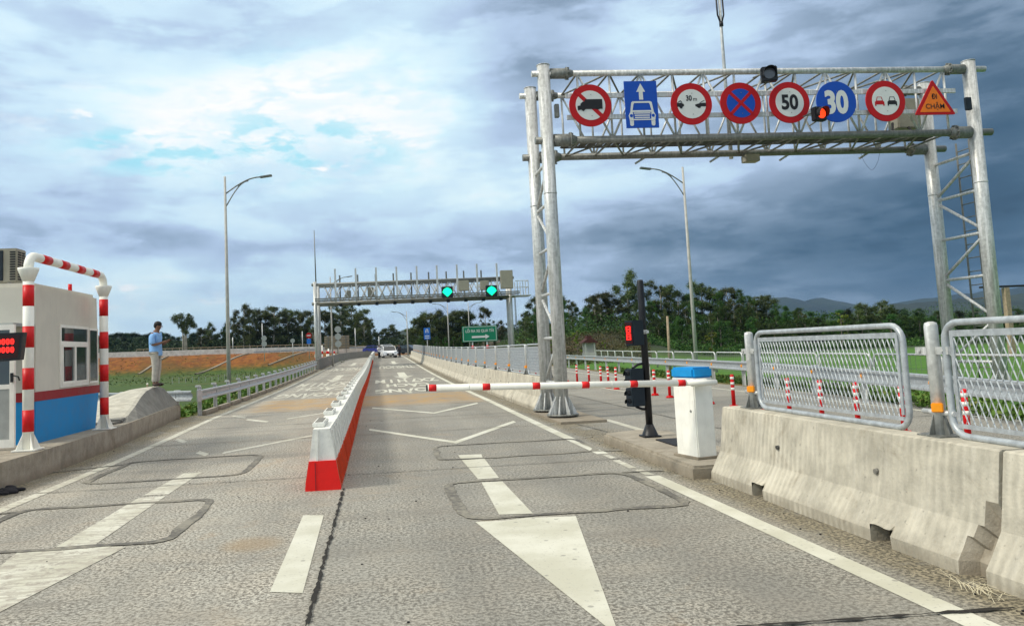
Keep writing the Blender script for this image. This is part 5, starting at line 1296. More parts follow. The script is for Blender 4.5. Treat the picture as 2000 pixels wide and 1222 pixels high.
# ------------------------------------------------------------------ cars
def car(label, x, y, z, rot_, paint_, L_=4.3, W=1.78, H_=1.52, group='cars on the far road'):
    t = thing('car', label, 'car', (x, y, z), group); t.rotation_euler = (0, 0, rot_)
    def put(mb, nm, mt, par=None): ob = mb.build(nm, mt, origin=(0, 0, 0)); ob.parent = par or t; return ob
    h = H_; side = [(-L_ / 2, .32), (-L_ / 2 + .02, .55), (-L_ / 2 + .12, .72), (-L_ / 2 + .9, .92), (-L_ / 2 + 1.0, .95), (L_ / 2 - .5, 1.0), (L_ / 2 - .06, .95), (L_ / 2, .6), (L_ / 2 - .05, .32), (L_ / 2 - .5, .24), (-L_ / 2 + .4, .22)]
    mb = MB(); mb.prism(side, 'x', -W / 2, W / 2); bmesh.ops.bevel(mb.bm, geom=list(mb.bm.edges), offset=.05, segments=2, affect='EDGES', clamp_overlap=True)
    body = put(mb, 'body', paint_)
    cab = [(-L_ / 2 + .95, .93), (-L_ / 2 + 1.75, h - .03), (-L_ / 2 + 2.2, h), (L_ / 2 - .9, h - .02), (L_ / 2 - .3, .97)]
    mb = MB(); mb.prism(cab, 'x', -W / 2 + .1, W / 2 - .1)
    for v in mb.bm.verts:
        if v.co.z > 1.2: v.co.x *= .84
    put(mb, 'windows', 'carglass')
    mb = MB(); mb.prism([(-L_ / 2 + 1.70, h - .05), (-L_ / 2 + 2.2, h + .012), (L_ / 2 - .95, h - .008), (L_ / 2 - .80, h - .12), (-L_ / 2 + 1.8, h - .09)], 'x', -W / 2 * .79, W / 2 * .79); put(mb, 'roof', paint_)
    for sx in (-1, 1):
        for (a, c) in (((-L_ / 2 + .98, .95), (-L_ / 2 + 1.76, h - .05)), ((L_ / 2 - .33, .98), (L_ / 2 - .9, h - .05)), ((.1, .98), (.1, h - .04))):
            mb = MB(); mb.tube([(sx * (W / 2 - .09), a[0], a[1]), (sx * (W / 2 * .80), c[0], c[1])], .035, 5); put(mb, 'pillar', paint_)
    for sx in (-1, 1):
        for yy in (-L_ / 2 + .85, L_ / 2 - .85):
            mb = MB(); mb.tube([(sx * (W / 2 - .2), yy, .32), (sx * (W / 2 + .01), yy, .32)], .32, 18); w_ = put(mb, 'wheel', 'rubber'); mb = MB(); mb.tube([(sx * (W / 2), yy, .32), (sx * (W / 2 + .02), yy, .32)], .2, 12); put(mb, 'rim', 'carsilver', w_)
        mb = MB(); mb.box((sx * .66, -L_ / 2 + .10, .72), (.36, .12, .13), Matrix.Rotation(R(18 * sx), 3, 'Z'), .02); put(mb, 'headlight', 'headlamp')
        mb = MB(); mb.box((sx * (W / 2 + .08), -L_ / 2 + 1.35, 1.0), (.16, .1, .12), None, .02); put(mb, 'mirror', paint_)
    mb = MB(); mb.prism([(-.42, .30), (.42, .30), (.52, .48), (.3, .60), (-.3, .60), (-.52, .48)], 'y', -L_ / 2 - .01, -L_ / 2 + .04); put(mb, 'grille', 'rubber')
    mb = MB(); mb.box((0, -L_ / 2 - .02, .45), (.45, .02, .12)); put(mb, 'number_plate', 'white')
    return t
car('white car facing the viewer at the head of the right lane', 1.22, 104, zr(104), R(4), 'carwhite', W=1.84, H_=1.55)
car('second white car half hidden behind the first white car', 1.0, 111, zr(111), R(10), 'carwhite', H_=1.75)
car('silver blue car crossing on the highway above the lane', -1.2, 150, 1.5, R(92), 'carblue')
car('dark car beyond the far end of the mesh fence', 4.6, 128, 1.15, R(60), 'cardark')

# ------------------------------------------------------------------ people
def skin_mesh(verts, edges, radii, sub=2, root=0):
    me = bpy.data.meshes.new('tmp'); me.from_pydata([Vector(v) for v in verts], edges, []); ob = bpy.data.objects.new('tmp', me); col.objects.link(ob)
    sk = ob.modifiers.new('s', 'SKIN'); sk.use_smooth_shade = True
    for i, sv in enumerate(me.skin_vertices[0].data):
        r_ = radii[i]; sv.radius = r_ if isinstance(r_, tuple) else (r_, r_); sv.use_root = (i == root)
    sb = ob.modifiers.new('u', 'SUBSURF'); sb.levels = sub; sb.render_levels = sub
    dg = bpy.context.evaluated_depsgraph_get(); out = bpy.data.meshes.new_from_object(ob.evaluated_get(dg)); bpy.data.objects.remove(ob); return out
def from_me(name, me, mat_, parent, extra=None):
    bm = bmesh.new(); bm.from_mesh(me)
    if extra: extra(bm)
    m2 = bpy.data.meshes.new(name); bm.to_mesh(m2); bm.free(); m2.materials.append(M[mat_])
    for p in m2.polygons: p.use_smooth = True
    o = bpy.data.objects.new(name, m2); col.objects.link(o); o.parent = parent; return o
def person(label, loc, rotz, shirt, trous, phone=True, detail=True):
    t = thing('person', label, 'person', loc); t.rotation_euler = (0, 0, rotz)
    V = [(0, 0, .93), (-.015, 0, 1.10), (-.02, 0, 1.30), (-.01, 0, 1.42), (.035, 0, 1.50), (.075, 0, 1.575), (.10, 0, 1.66)]
    E = [(0, 1), (1, 2), (2, 3), (3, 4), (4, 5), (5, 6)]; Rr = [.13, .12, .13, .085, .052, .082, .075]
    for s in (-1, 1):
        k = len(V); V += [(-.02, .15 * s, 1.39), (-.02, .20 * s, 1.30), (.0, .215 * s, 1.10), (.15, .16 * s, 1.13), (.29, .075 * s, 1.19), (.34, .055 * s, 1.20)]
        E += [(3, k), (k, k + 1), (k + 1, k + 2), (k + 2, k + 3), (k + 3, k + 4), (k + 4, k + 5)]; Rr += [.06, .052, .042, .036, .026, .03]
        k = len(V); V += [(0, .085 * s, .86), (.02, .09 * s, .50), (-.01, .09 * s, .28), (-.03, .09 * s, .09), (.03, .095 * s, .045), (.14, .11 * s, .035)]
        E += [(0, k), (k, k + 1), (k + 1, k + 2), (k + 2, k + 3), (k + 3, k + 4), (k + 4, k + 5)]; Rr += [.088, .06, .052, .040, .042, .036]
    me = skin_mesh(V, E, Rr)
    def extra(bm):
        m_ = MB(); m_.bm.free(); m_.bm = bm
        for s in (-1, 1):
            for f_, (dy, l_, dz_) in enumerate(((.028, .055, .012), (.012, .062, .014), (-.004, .058, .012), (-.018, .046, .008))):
                b0 = Vector((.345, .055 * s + dy * s * .8, 1.203)); m_.tube([b0, b0 + Vector((l_ * .5, -.008 * s, dz_)), b0 + Vector((l_, -.03 * s, dz_ + .006))], [.009, .008, .006], 6)
            b0 = Vector((.335, .03 * s, 1.215)); m_.tube([b0, b0 + Vector((.02, -.012 * s, .02)), b0 + Vector((.045, -.016 * s, .028))], [.010, .009, .007], 6)
            m_.sphere((.085, .078 * s, 1.60), .022, 8, (.7, .4, 1.2)); 
        m_.tube([(.165, 0, 1.625), (.185, 0, 1.59), (.165, 0, 1.578)], [.008, .015, .008], 6)
    from_me('body', me, 'skin', t, extra)
    if detail:
        m_ = MB(); m_.sphere((.158, .03, 1.62), .011, 8); m_.sphere((.158, -.03, 1.62), .011, 8); m_.build('eyes', 'rubber', origin=(0, 0, 0)).parent = t
        m_ = MB(); m_.tube([(.163, -.022, 1.545), (.168, 0, 1.543), (.163, .022, 1.545)], .006, 5); m_.build('mouth', 'maroon', origin=(0, 0, 0)).parent = t
    m_ = MB(); m_.sphere((.065, 0, 1.665), .098, 16, (1.05, .92, .80)); m_.sphere((.02, 0, 1.62), .078, 12, (.9, 1, 1)); m_.build('hair', 'hair', origin=(0, 0, 0)).parent = t
    SV = [(.0, 0, .80), (.0, 0, .84), (-.005, 0, 1.0), (-.02, 0, 1.2), (-.02, 0, 1.34), (.0, 0, 1.42), (.02, 0, 1.475)]; SE = [(0, 1), (1, 2), (2, 3), (3, 4), (4, 5), (5, 6)]; SR = [.17, .185, .175, .175, .16, .115, .078]
    for s in (-1, 1): k = len(SV); SV += [(-.02, .16 * s, 1.38), (-.02, .21 * s, 1.29), (.0, .22 * s, 1.16), (.01, .222 * s, 1.12)]; SE += [(4, k), (k, k + 1), (k + 1, k + 2), (k + 2, k + 3)]; SR += [.095, .088, .080, .078]
    from_me('shirt', skin_mesh(SV, SE, SR), shirt, t)
    TV = [(0, 0, .92)]; TE = []; TR = [.125]
    for s in (-1, 1): k = len(TV); TV += [(0, .085 * s, .84), (.02, .09 * s, .50), (-.005, .09 * s, .28), (-.02, .09 * s, .10)]; TE += [(0, k), (k, k + 1), (k + 1, k + 2), (k + 2, k + 3)]; TR += [.115, .088, .078, .068]
    from_me('trousers', skin_mesh(TV, TE, TR), trous, t)
    m_ = MB()
    for s in (-1, 1): m_.sphere((.05, .10 * s, .045), .06, 10, (2.0, .85, .75))
    m_.build('shoes', 'shoes' if detail else 'rubber', origin=(0, 0, 0)).parent = t
    return t
person('man in light blue shirt and grey trousers standing on the concrete nose', (-6.0, 21.4, .965), R(-8), 'shirt', 'trousers')
mb = MB(); mb.box((-5.58, 21.35, 2.205), (.15, .075, .010), Matrix.Rotation(R(-25), 3, 'Y'), .003); tag(mb.build('mobile_phone', 'rubber', origin=(-5.6, 21.35, 2.2)), 'dark phone held in front by the man in blue', 'phone')
person('person in white shirt and dark trousers standing left of the white car', (-.1, 102, zr(102)), R(-60), 'shirtwhite', 'darkcloth', detail=False)
person('person in dark clothes standing right of the white car', (2.6, 103, zr(103)), R(-120), 'darkcloth', 'darkcloth', detail=False)

# ------------------------------------------------------------------ trees
def leaf_cloud(clumps, n, size, seed, squash=.8, loose=0.0):
    rnd = random.Random(seed); mb = MB(); tot = sum(c[3] ** 2 for c in clumps)
    droop = Vector((0, 0, -1))
    for (cx, cy, cz, cr) in clumps:
        for i in range(int(n * cr ** 2 / tot)):
            v = Vector((rnd.gauss(0, 1), rnd.gauss(0, 1), rnd.gauss(0, 1))).normalized() * (cr * (rnd.random() ** (.45 + loose)) * (1 + (.25 + loose) * rnd.gauss(0, .7)))
            p = Vector((cx + v.x, cy + v.y, cz + v.z * squash)); s_ = size * rnd.uniform(.5, 1.3)
            a = Vector((rnd.gauss(0, 1), rnd.gauss(0, 1), rnd.gauss(0, .7))).normalized(); c = a.cross(Vector((rnd.gauss(0, 1), rnd.gauss(0, 1), rnd.gauss(0, 1)))).normalized()
            mb.face([mb.bm.verts.new(p + a * s_ * .9), mb.bm.verts.new(p + c * s_ * .45), mb.bm.verts.new(p - a * s_ * .8), mb.bm.verts.new(p - c * s_ * .5)])
    return mb
def tree_proto(kind, seed):
    """unit trees, 10 m tall"""
    rnd = random.Random(seed); t = thing('tree', 'x', 'tree', (0, 0, 0)); cl = []; tr = MB()
    if kind == 'euc':
        lean = rnd.uniform(-.5, .5); tr.tube([(0, 0, -.5), (lean * .3, 0, 3), (lean * .6, 0, 6), (lean, 0, 9)], [.17, .13, .09, .03], 8)
        for i in range(11):
            h = 2.4 + 6.6 * i / 10 + rnd.uniform(-.3, .3); a = i * 2.4 + rnd.uniform(-.5, .5); L_ = rnd.uniform(1.3, 2.6) * (1.15 - abs(h - 6.2) / 6.5)
            b0 = Vector((lean * h / 9, 0, h - .8)); e_ = b0 + Vector((L_ * math.cos(a), L_ * math.sin(a), rnd.uniform(.6, 1.7))); e_.z = min(e_.z, 9.7); tr.tube([b0, (b0 + e_) / 2 + Vector((0, 0, .15)), e_], [.06, .04, .012], 5)
            for k in range(5):
                q_ = b0.lerp(e_, rnd.uniform(.45, 1.08)) + Vector((rnd.gauss(0, .35), rnd.gauss(0, .35), rnd.gauss(.05, .35))); cl.append((*q_, rnd.uniform(.35, .80)))
        for k in range(4): cl.append((lean + rnd.gauss(0, .4), rnd.gauss(0, .4), rnd.uniform(8.6, 9.6), rnd.uniform(.3, .5)))
        cr_ = leaf_cloud(cl, 18000, .115, seed, .95, .32); m_, tm = 'euc', 'paletrunk'
    elif kind == 'broad':
        tr.tube([(0, 0, -.5), (0, 0, 3), (.1, 0, 7)], [.25, .2, .08], 8)
        for i in range(44):
            h = rnd.uniform(1.0, 9.3); a = rnd.uniform(0, 6.28); w = 3.1 * math.sin(min(1, (10.4 - h) / 7) * math.pi / 2) ** .8; rad = rnd.uniform(.25, 1.05) * w * .85; q_ = (rad * math.cos(a), rad * math.sin(a), h); cl.append((*q_, rnd.uniform(.45, 1.05)))
            if i % 3 == 0: tr.tube([(0, 0, max(1, h - 1.5)), q_], [.08, .02], 5)
        cl.append((0, 0, 9.2, .6)); cr_ = leaf_cloud(cl, 15000, .12, seed, .8, .25); m_, tm = 'broad', 'trunk'
    elif kind == 'palm':
        for dx_ in (-.45, .1, .4): tr.tube([(dx_, 0, -.5), (dx_ * .8, 0, 4.5), (dx_ * 1.2, 0, 7)], [.24, .19, .1], 8)
        for (x, z, r_) in ((-1.9, 8.6, 1.15), (-.8, 9.2, .9), (.2, 7.4, 1.5), (1.2, 8.6, 1.0), (1.0, 9.5, .45), (-.9, 7.2, .9), (2.1, 6.9, .8), (1.5, 7.6, .9), (-.2, 6.0, .7), (.5, 5.4, .6)): cl.append((x, rnd.uniform(-.6, .6), z, r_)); tr.tube([(0, 0, 5), (x, 0, z)], [.1, .03], 5)
        cr_ = leaf_cloud(cl, 6000, .17, seed, 1.0); m_, tm = 'palm', 'paletrunk'
    elif kind == 'far':
        tr.tube([(0, 0, -.5), (0, 0, 7)], [.2, .1], 6)
        for i in range(12): h = rnd.uniform(1.5, 9.0); a = rnd.uniform(0, 6.28); rad = rnd.uniform(0, 2.6) * (1.15 - h / 10); cl.append((rad * math.cos(a), rad * math.sin(a), h, rnd.uniform(1.0, 1.6)))
        cr_ = leaf_cloud(cl, 5000, .20, seed, .8, .2); m_, tm = 'far', 'trunk'
    else:  # sparse yellow-green sapling
        tr.tube([(0, 0, -.5), (-.3, 0, 3), (.3, 0, 6), (.1, 0, 9)], [.13, .1, .07, .03], 6)
        for i in range(11): h = rnd.uniform(2.5, 9.2); a = rnd.uniform(0, 6.28); rad = rnd.uniform(.6, 2.2); q_ = (rad * math.cos(a), rad * math.sin(a), h); cl.append((*q_, rnd.uniform(.5, .9))); tr.tube([(0, 0, h - .8), q_], [.05, .02], 5)
        cr_ = leaf_cloud(cl, 1000, .26, seed, .5); m_, tm = 'yellow', 'trunk'
    tr.build('trunk', tm, t, origin=(0, 0, 0)); cr_.build('crown', m_, t, origin=(0, 0, 0), fix=False); return t
protos = {'euc': [tree_proto('euc', s) for s in (1, 2, 3, 4)], 'broad': [tree_proto('broad', s) for s in (11, 12, 13)], 'palm': [tree_proto('palm', 21)], 'far': [tree_proto('far', s) for s in (31, 32)], 'yellow': [tree_proto('yellow', s) for s in (41, 42)]}
used = set()
TREES = [
('palm', -40.65, 166, 11.7, 1.0, 'lone tree with a ragged clumped crown on bare trunks left of the tall street lamp'),
('euc', -39.51, 175.6176108980108, 8.84, 1, 'behind the highway wall'),
('euc', -38.09, 178.98652147825547, 9.93, 1.1, 'behind the highway wall'),
('far', -36.26, 177.06950683202888, 7.83, 1, 'behind the highway wall'),
('broad', -35.27, 179.64312042455813, 9.25, 0.7, 'behind the highway wall'),
('euc', -33.56, 179.8829233451886, 11.3, 1.2, 'behind the highway wall'),
('euc', -29.91, 173.72081745163794, 13.6, 1.0, 'behind the highway wall'),
('euc', -28.52, 173.1448479071036, 11.47, 1, 'behind the highway wall'),
('euc', -28.48, 182.21215990306106, 12.64, 0.9, 'behind the highway wall'),
('euc', -25.45, 175.8528941576081, 12.4, 1.3, 'behind the highway wall'),
('euc', -23.7, 175.57764057151365, 13.01, 1.5, 'behind the highway wall'),
('euc', -23.19, 183.9520931906151, 12.52, 1.3, 'behind the highway wall'),
('euc', -20.64, 178.17289858274694, 11.4, 1, 'behind the highway wall'),
('euc', -19.79, 182.2010759640183, 12.29, 1.3, 'behind the highway wall'),
('euc', -17.75, 178.2398852956927, 11.64, 1, 'behind the highway wall'),
('euc', -16.28, 180.0297495459858, 11.91, 1.2, 'behind the highway wall'),
('euc', -14.58, 174.65678066425878, 10.52, 1, 'behind the highway wall'),
('euc', -12.52, 179.98346724113708, 12.11, 1.4, 'behind the highway wall'),
('euc', -10.93, 182.54849837857626, 11.47, 1.2, 'behind the highway wall'),
('euc', -8.78, 178.7549933142163, 12.85, 1.2, 'behind the highway wall'),
('euc', -6.74, 181.1537704182164, 13.39, 1.5, 'behind the highway wall'),
('euc', -4.99, 180.3855262290655, 11.6, 1.3, 'behind the highway wall'),
('euc', -3.35, 173.70434582049697, 10.24, 1.1, 'behind the highway wall'),
('euc', -2.23, 181.34053270915499, 9.37, 0.9, 'behind the highway wall'),
('far', -43.85, 186, 8.59, 1.3, 'behind the highway wall'),
('far', -42.08, 186, 9.01, 1.3, 'behind the highway wall'),
('far', -40.31, 186, 9.39, 1.3, 'behind the highway wall'),
('far', -38.56, 186, 7.9, 1.3, 'behind the highway wall'),
('far', -36.78, 186, 8.49, 1.3, 'behind the highway wall'),
('far', -35.01, 186, 8.0, 1.3, 'behind the highway wall'),
('far', -33.24, 186, 7.65, 1.3, 'behind the highway wall'),
('far', -31.45, 186, 7.86, 1.3, 'behind the highway wall'),
('far', -29.68, 186, 7.43, 1.3, 'behind the highway wall'),
('far', -27.87, 186, 8.25, 1.3, 'behind the highway wall'),
('far', -26.09, 186, 7.48, 1.3, 'behind the highway wall'),
('far', -24.28, 186, 8.01, 1.3, 'behind the highway wall'),
('far', -22.51, 186, 7.1, 1.3, 'behind the highway wall'),
('far', -20.7, 186, 7.12, 1.3, 'behind the highway wall'),
('far', -18.86, 186, 8.37, 1.3, 'behind the highway wall'),
('far', -17.06, 186, 8.23, 1.3, 'behind the highway wall'),
('far', -15.25, 186, 8.02, 1.3, 'behind the highway wall'),
('far', -13.48, 186, 6.66, 1.3, 'behind the highway wall'),
('far', -11.63, 186, 7.49, 1.3, 'behind the highway wall'),
('far', -9.82, 186, 7.08, 1.3, 'behind the highway wall'),
('far', -7.98, 186, 7.57, 1.3, 'behind the highway wall'),
('far', -6.17, 186, 7.13, 1.3, 'behind the highway wall'),
('far', -4.33, 186, 7.27, 1.3, 'behind the highway wall'),
('far', -2.49, 186, 7.25, 1.3, 'behind the highway wall'),
('far', -0.67, 186, 6.79, 1.3, 'behind the cars on the far road'),
('euc', 0.94, 186, 7.21, 1.3, 'behind the cars on the far road'),
('euc', 2.46, 186, 8.14, 1.3, 'behind the cars on the far road'),
('euc', 3.9, 186, 7.09, 1.3, 'behind the cars on the far road'),
('euc', 5.57, 186, 5.78, 1.3, 'behind the cars on the far road'),
('euc', 7.31, 186, 5.96, 1.3, 'behind the cars on the far road'),
('euc', 6.75, 150, 6.47, 1.5, 'behind the green direction sign'),
('euc', 8.03, 150, 8.42, 1.5, 'behind the green direction sign'),
('euc', 9.26, 150, 8.97, 1.5, 'behind the green direction sign'),
('euc', 10.57, 150, 9.12, 1.5, 'behind the green direction sign'),
('euc', 11.85, 150, 8.57, 1.5, 'behind the green direction sign'),
('euc', 13.28, 150, 8.81, 1.5, 'behind the green direction sign'),
('euc', 14.59, 150, 8.86, 1.5, 'behind the green direction sign'),
('euc', 15.92, 150, 9.11, 1.5, 'behind the green direction sign'),
('euc', 16.89, 150, 8.16, 1.5, 'behind the green direction sign'),
('euc', 17.84, 150, 6.82, 1.5, 'behind the green direction sign'),
('euc', 19.34, 140, 9.18, 0.9, 'single tall thin tree rising above the right end of the green direction sign'),
('euc', 22.85, 145, 6.6, 1.3, 'behind the green direction sign'),
('broad', 5.95, 140, 4.5, 1.0, 'behind the green direction sign'),
('broad', 7.44, 140, 4.44, 1.0, 'behind the green direction sign'),
('broad', 8.92, 140, 4.08, 1.0, 'behind the green direction sign'),
('broad', 10.43, 140, 4.22, 1.0, 'behind the green direction sign'),
('broad', 11.91, 140, 3.92, 1.0, 'behind the green direction sign'),
('broad', 13.42, 140, 3.93, 1.0, 'behind the green direction sign'),
('broad', 14.91, 140, 3.74, 1.0, 'behind the green direction sign'),
('broad', 16.43, 140, 3.97, 1.0, 'behind the green direction sign'),
('broad', 17.97, 140, 4.38, 1.0, 'behind the green direction sign'),
('broad', 19.45, 140, 3.66, 1.0, 'behind the green direction sign'),
('broad', 20.96, 140, 3.5, 1.0, 'behind the green direction sign'),
('broad', 22.48, 140, 3.49, 1.0, 'behind the green direction sign'),
('broad', 24.02, 140, 3.74, 1.0, 'behind the green direction sign'),
('euc', 24.43, 120, 9.26, 1.2, 'in the right hand wood'),
('broad', 23.11, 118, 7.24, 1, 'in the right hand wood'),
('broad', 24.93, 118, 7.81, 0.9, 'in the right hand wood'),
('euc', 29.06, 116, 8.79, 1.2, 'in the right hand wood'),
('broad', 30.16, 115, 7.26, 0.9, 'in the right hand wood'),
('broad', 32.36, 118, 7.68, 0.9, 'in the right hand wood'),
('euc', 31.93, 112, 8.09, 1.4, 'in the right hand wood'),
('euc', 32.65, 110, 8.9, 1.8, 'in the right hand wood'),
('euc', 34.79, 113, 8.9, 1.7, 'in the right hand wood'),
('euc', 36.62, 115, 7.8, 1, 'in the right hand wood'),
('euc', 39.12, 118, 12.54, 1.1, 'in the right hand wood'),
('euc', 40.3, 118, 10.13, 1.2, 'in the right hand wood'),
('broad', 39.16, 112, 7.96, 0.8, 'in the right hand wood'),
('broad', 39.99, 110, 7.49, 0.8, 'in the right hand wood'),
('euc', 43.85, 116, 10.63, 1.3, 'in the right hand wood'),
('euc', 45.31, 116, 10.17, 1.3, 'in the right hand wood'),
('broad', 43.37, 108, 9.01, 0.8, 'in the right hand wood'),
('broad', 44.86, 108, 8.21, 0.8, 'in the right hand wood'),
('euc', 48.57, 112, 10.09, 1.5, 'in the right hand wood'),
('euc', 49.98, 112, 9.49, 1.5, 'in the right hand wood'),
('broad', 48.61, 106, 8.21, 0.8, 'in the right hand wood'),
('euc', 52.23, 110, 9.0, 1.5, 'in the right hand wood'),
('broad', 52.76, 108, 8.74, 0.75, 'in the right hand wood'),
('broad', 52.01, 104, 7.56, 0.8, 'in the right hand wood'),
('euc', 54.21, 106, 7.25, 1.4, 'in the right hand wood'),
('euc', 55.6, 106, 7.2, 1.5, 'in the right hand wood'),
('broad', 54.84, 102, 6.08, 0.9, 'in the right hand wood'),
('broad', 56.44, 102, 5.59, 0.9, 'in the right hand wood'),
('broad', 57.0, 100, 5.31, 1.0, 'in the right hand wood'),
('euc', 19.29, 100.53349980410718, 5.39, 1.1158039651366771, 'in the right hand wood'),
('broad', 20.53, 101.41948954383446, 5.88, 0.7317302885726147, 'in the right hand wood'),
('broad', 23.31, 109.87767217905898, 5.11, 0.7442590465548642, 'in the right hand wood'),
('euc', 22.91, 102.9255419281509, 5.04, 0.7753826872264047, 'in the right hand wood'),
('broad', 25.08, 107.22550264732814, 7.05, 1.1363835123141006, 'in the right hand wood'),
('broad', 25.79, 105.3743903423817, 7.85, 0.7224701217480181, 'in the right hand wood'),
('euc', 25.88, 101.9714497522281, 5.17, 1.140452653623679, 'in the right hand wood'),
('broad', 27.43, 104.06504448377653, 4.24, 1.1992544726878882, 'in the right hand wood'),
('broad', 27.25, 98.92364845646495, 6.41, 0.9998814043983003, 'in the right hand wood'),
('euc', 28.75, 100.36861827714104, 7.43, 0.9039680678084954, 'in the right hand wood'),
('broad', 29.53, 99.87438789216277, 5.31, 0.7212179123606021, 'in the right hand wood'),
('broad', 31.09, 101.7659662389931, 4.41, 1.1793297132042275, 'in the right hand wood'),
('euc', 32.39, 102.5334708729462, 4.28, 0.9302048164229524, 'in the right hand wood'),
('broad', 34.6, 105.72666462065273, 5.74, 0.9978251192009853, 'in the right hand wood'),
('broad', 35.61, 105.44151362534315, 5.53, 1.1703106277119817, 'in the right hand wood'),
('euc', 35.95, 103.17429864117119, 5.59, 1.0601556260720693, 'in the right hand wood'),
('broad', 36.54, 101.6130423340898, 6.47, 1.1888986582243177, 'in the right hand wood'),
('broad', 38.65, 104.58116561224234, 5.51, 0.7057287431821095, 'in the right hand wood'),
('euc', 39.92, 104.95958256556479, 5.87, 0.7100264451522996, 'in the right hand wood'),
('broad', 41.23, 105.58616642355338, 5.1, 0.7300402553138614, 'in the right hand wood'),
('broad', 41.55, 103.5950051563605, 4.95, 1.0396406990190543, 'in the right hand wood'),
('euc', 43.92, 106.4834029923908, 6.04, 1.069017144626017, 'in the right hand wood'),
('broad', 41.87, 98.72692164374956, 6.84, 1.0380101547436884, 'in the right hand wood'),
('broad', 43.66, 101.01346733820164, 3.52, 0.9281560648181896, 'in the right hand wood'),
('euc', 45.21, 101.84030462897609, 4.84, 0.8819775446699785, 'in the right hand wood'),
('broad', 46.66, 102.42984770332345, 5.84, 0.9978107529287682, 'in the right hand wood'),
('broad', 47.81, 102.525924095947, 5.85, 1.0861367062220604, 'in the right hand wood'),
('euc', 50.1, 104.83109602484699, 6.93, 1.0675865908392548, 'in the right hand wood'),
('broad', 49.12, 100.67045411351829, 5.65, 1.1019038351974566, 'in the right hand wood'),
('broad', 50.02, 100.2487320910153, 5.85, 0.9176171602664105, 'in the right hand wood'),
('euc', 50.45, 99.22210031158245, 4.12, 0.8609829923106322, 'in the right hand wood'),
('broad', 56.19, 108.0024666986877, 5.56, 0.9192153662806934, 'in the right hand wood'),
('broad', 52.96, 100.03141079067721, 3.13, 0.8683551175224403, 'in the right hand wood'),
('euc', 58.73, 108.61877926305546, 3.79, 0.9255510921426112, 'in the right hand wood'),
('broad', 54.98, 99.45103189652343, 4.89, 0.9648138141541966, 'in the right hand wood'),
('broad', 60.7, 107.68132685150549, 5.02, 1.1192381895141128, 'in the right hand wood'),
('euc', 58.22, 101.34310570419815, 4.59, 1.1036132090834767, 'in the right hand wood'),
('broad', 32.8, 90.83754704681033, 3.23, 1.107169682932559, 'in the right hand wood'),
('broad', 32.69, 87.75165734522332, 4.19, 1.3763171546904989, 'in the right hand wood'),
('broad', 33.72, 88.07812568400112, 3.87, 1.1501434175240939, 'in the right hand wood'),
('broad', 34.78, 88.45713269869437, 3.53, 1.4523674297925784, 'in the right hand wood'),
('broad', 34.78, 86.02797076749887, 3.97, 1.4659607015514653, 'in the right hand wood'),
('broad', 38.03, 91.92148193017277, 2.54, 1.1606113876053907, 'in the right hand wood'),
('broad', 38.85, 91.56426328646803, 2.35, 1.0332544417633929, 'in the right hand wood'),
('broad', 39.62, 91.02019207567187, 2.73, 1.2977923203170945, 'in the right hand wood'),
('broad', 39.17, 87.73425101684903, 3.12, 1.1046412284211997, 'in the right hand wood'),
('broad', 39.55, 86.40840574464117, 3.65, 1.2532066314114516, 'in the right hand wood'),
('broad', 42.56, 90.8611512740493, 3.58, 0.9270460860512159, 'in the right hand wood'),
('broad', 43.1, 90.16223364378352, 2.23, 1.4543128797343452, 'in the right hand wood'),
('broad', 44.67, 91.39804901614279, 2.21, 1.246172042411671, 'in the right hand wood'),
('broad', 45.35, 90.47178960386577, 4.04, 1.0030929543220424, 'in the right hand wood'),
('broad', 46.03, 89.97737662582897, 3.38, 1.2149784812494948, 'in the right hand wood'),
('broad', 47.85, 91.63425477950653, 3.12, 1.2672983457755476, 'in the right hand wood'),
('broad', 46.67, 87.51484906548218, 3.17, 1.4169988298758, 'in the right hand wood'),
('broad', 49.33, 90.6939506707207, 2.89, 1.111104978117957, 'in the right hand wood'),
('broad', 49.54, 89.20782224331666, 3.42, 1.3900865083301537, 'in the right hand wood'),
('broad', 51.4, 90.75003151329274, 3.46, 1.4530599067641792, 'in the right hand wood'),
('broad', 52.38, 90.94099257532149, 2.06, 0.9045028320886255, 'in the right hand wood'),
('broad', 53.55, 91.17532740832615, 2.4, 0.9299591113171977, 'in the right hand wood'),
('broad', 57.75, 98, 4.54, 1.2, 'behind the right green field'),
('broad', 59.53, 98, 4.26, 1.2, 'behind the right green field'),
('broad', 61.45, 98, 4.6, 1.3, 'behind the right green field'),
('far', 62.85, 98, 4.82, 1.3, 'behind the right green field'),
('euc', 64.11, 98, 4.98, 1.4, 'behind the right green field'),
('euc', 65.6, 98, 5.26, 1.4, 'behind the right green field'),
('euc', 67.31, 98, 5.47, 1.6, 'behind the right green field'),
('broad', 69.09, 98, 4.85, 1.5, 'behind the right green field'),
('far', 70.9, 98, 4.5, 1.5, 'behind the right green field'),
('broad', 73.11, 98, 4.41, 1.5, 'behind the right green field'),
('broad', 75.66, 98, 3.89, 1.5, 'behind the right green field'),
('far', 78.66, 98, 3.91, 1.5, 'behind the right green field'),
('far', 81.29, 98, 3.94, 1.5, 'behind the right green field'),
('broad', 84.28, 98, 3.69, 1.5, 'behind the right green field'),
('broad', 87.34, 98, 3.85, 1.5, 'behind the right green field'),
('broad', 50.83, 88, 3.57, 1.4, 'behind the right green field'),
('broad', 52.63, 88, 3.5, 1.4, 'behind the right green field'),
('broad', 54.41, 88, 3.05, 1.4, 'behind the right green field'),
('broad', 56.24, 88, 3.12, 1.4, 'behind the right green field'),
('broad', 58.06, 88, 2.98, 1.4, 'behind the right green field'),
('broad', 59.85, 88, 2.45, 1.4, 'behind the right green field'),
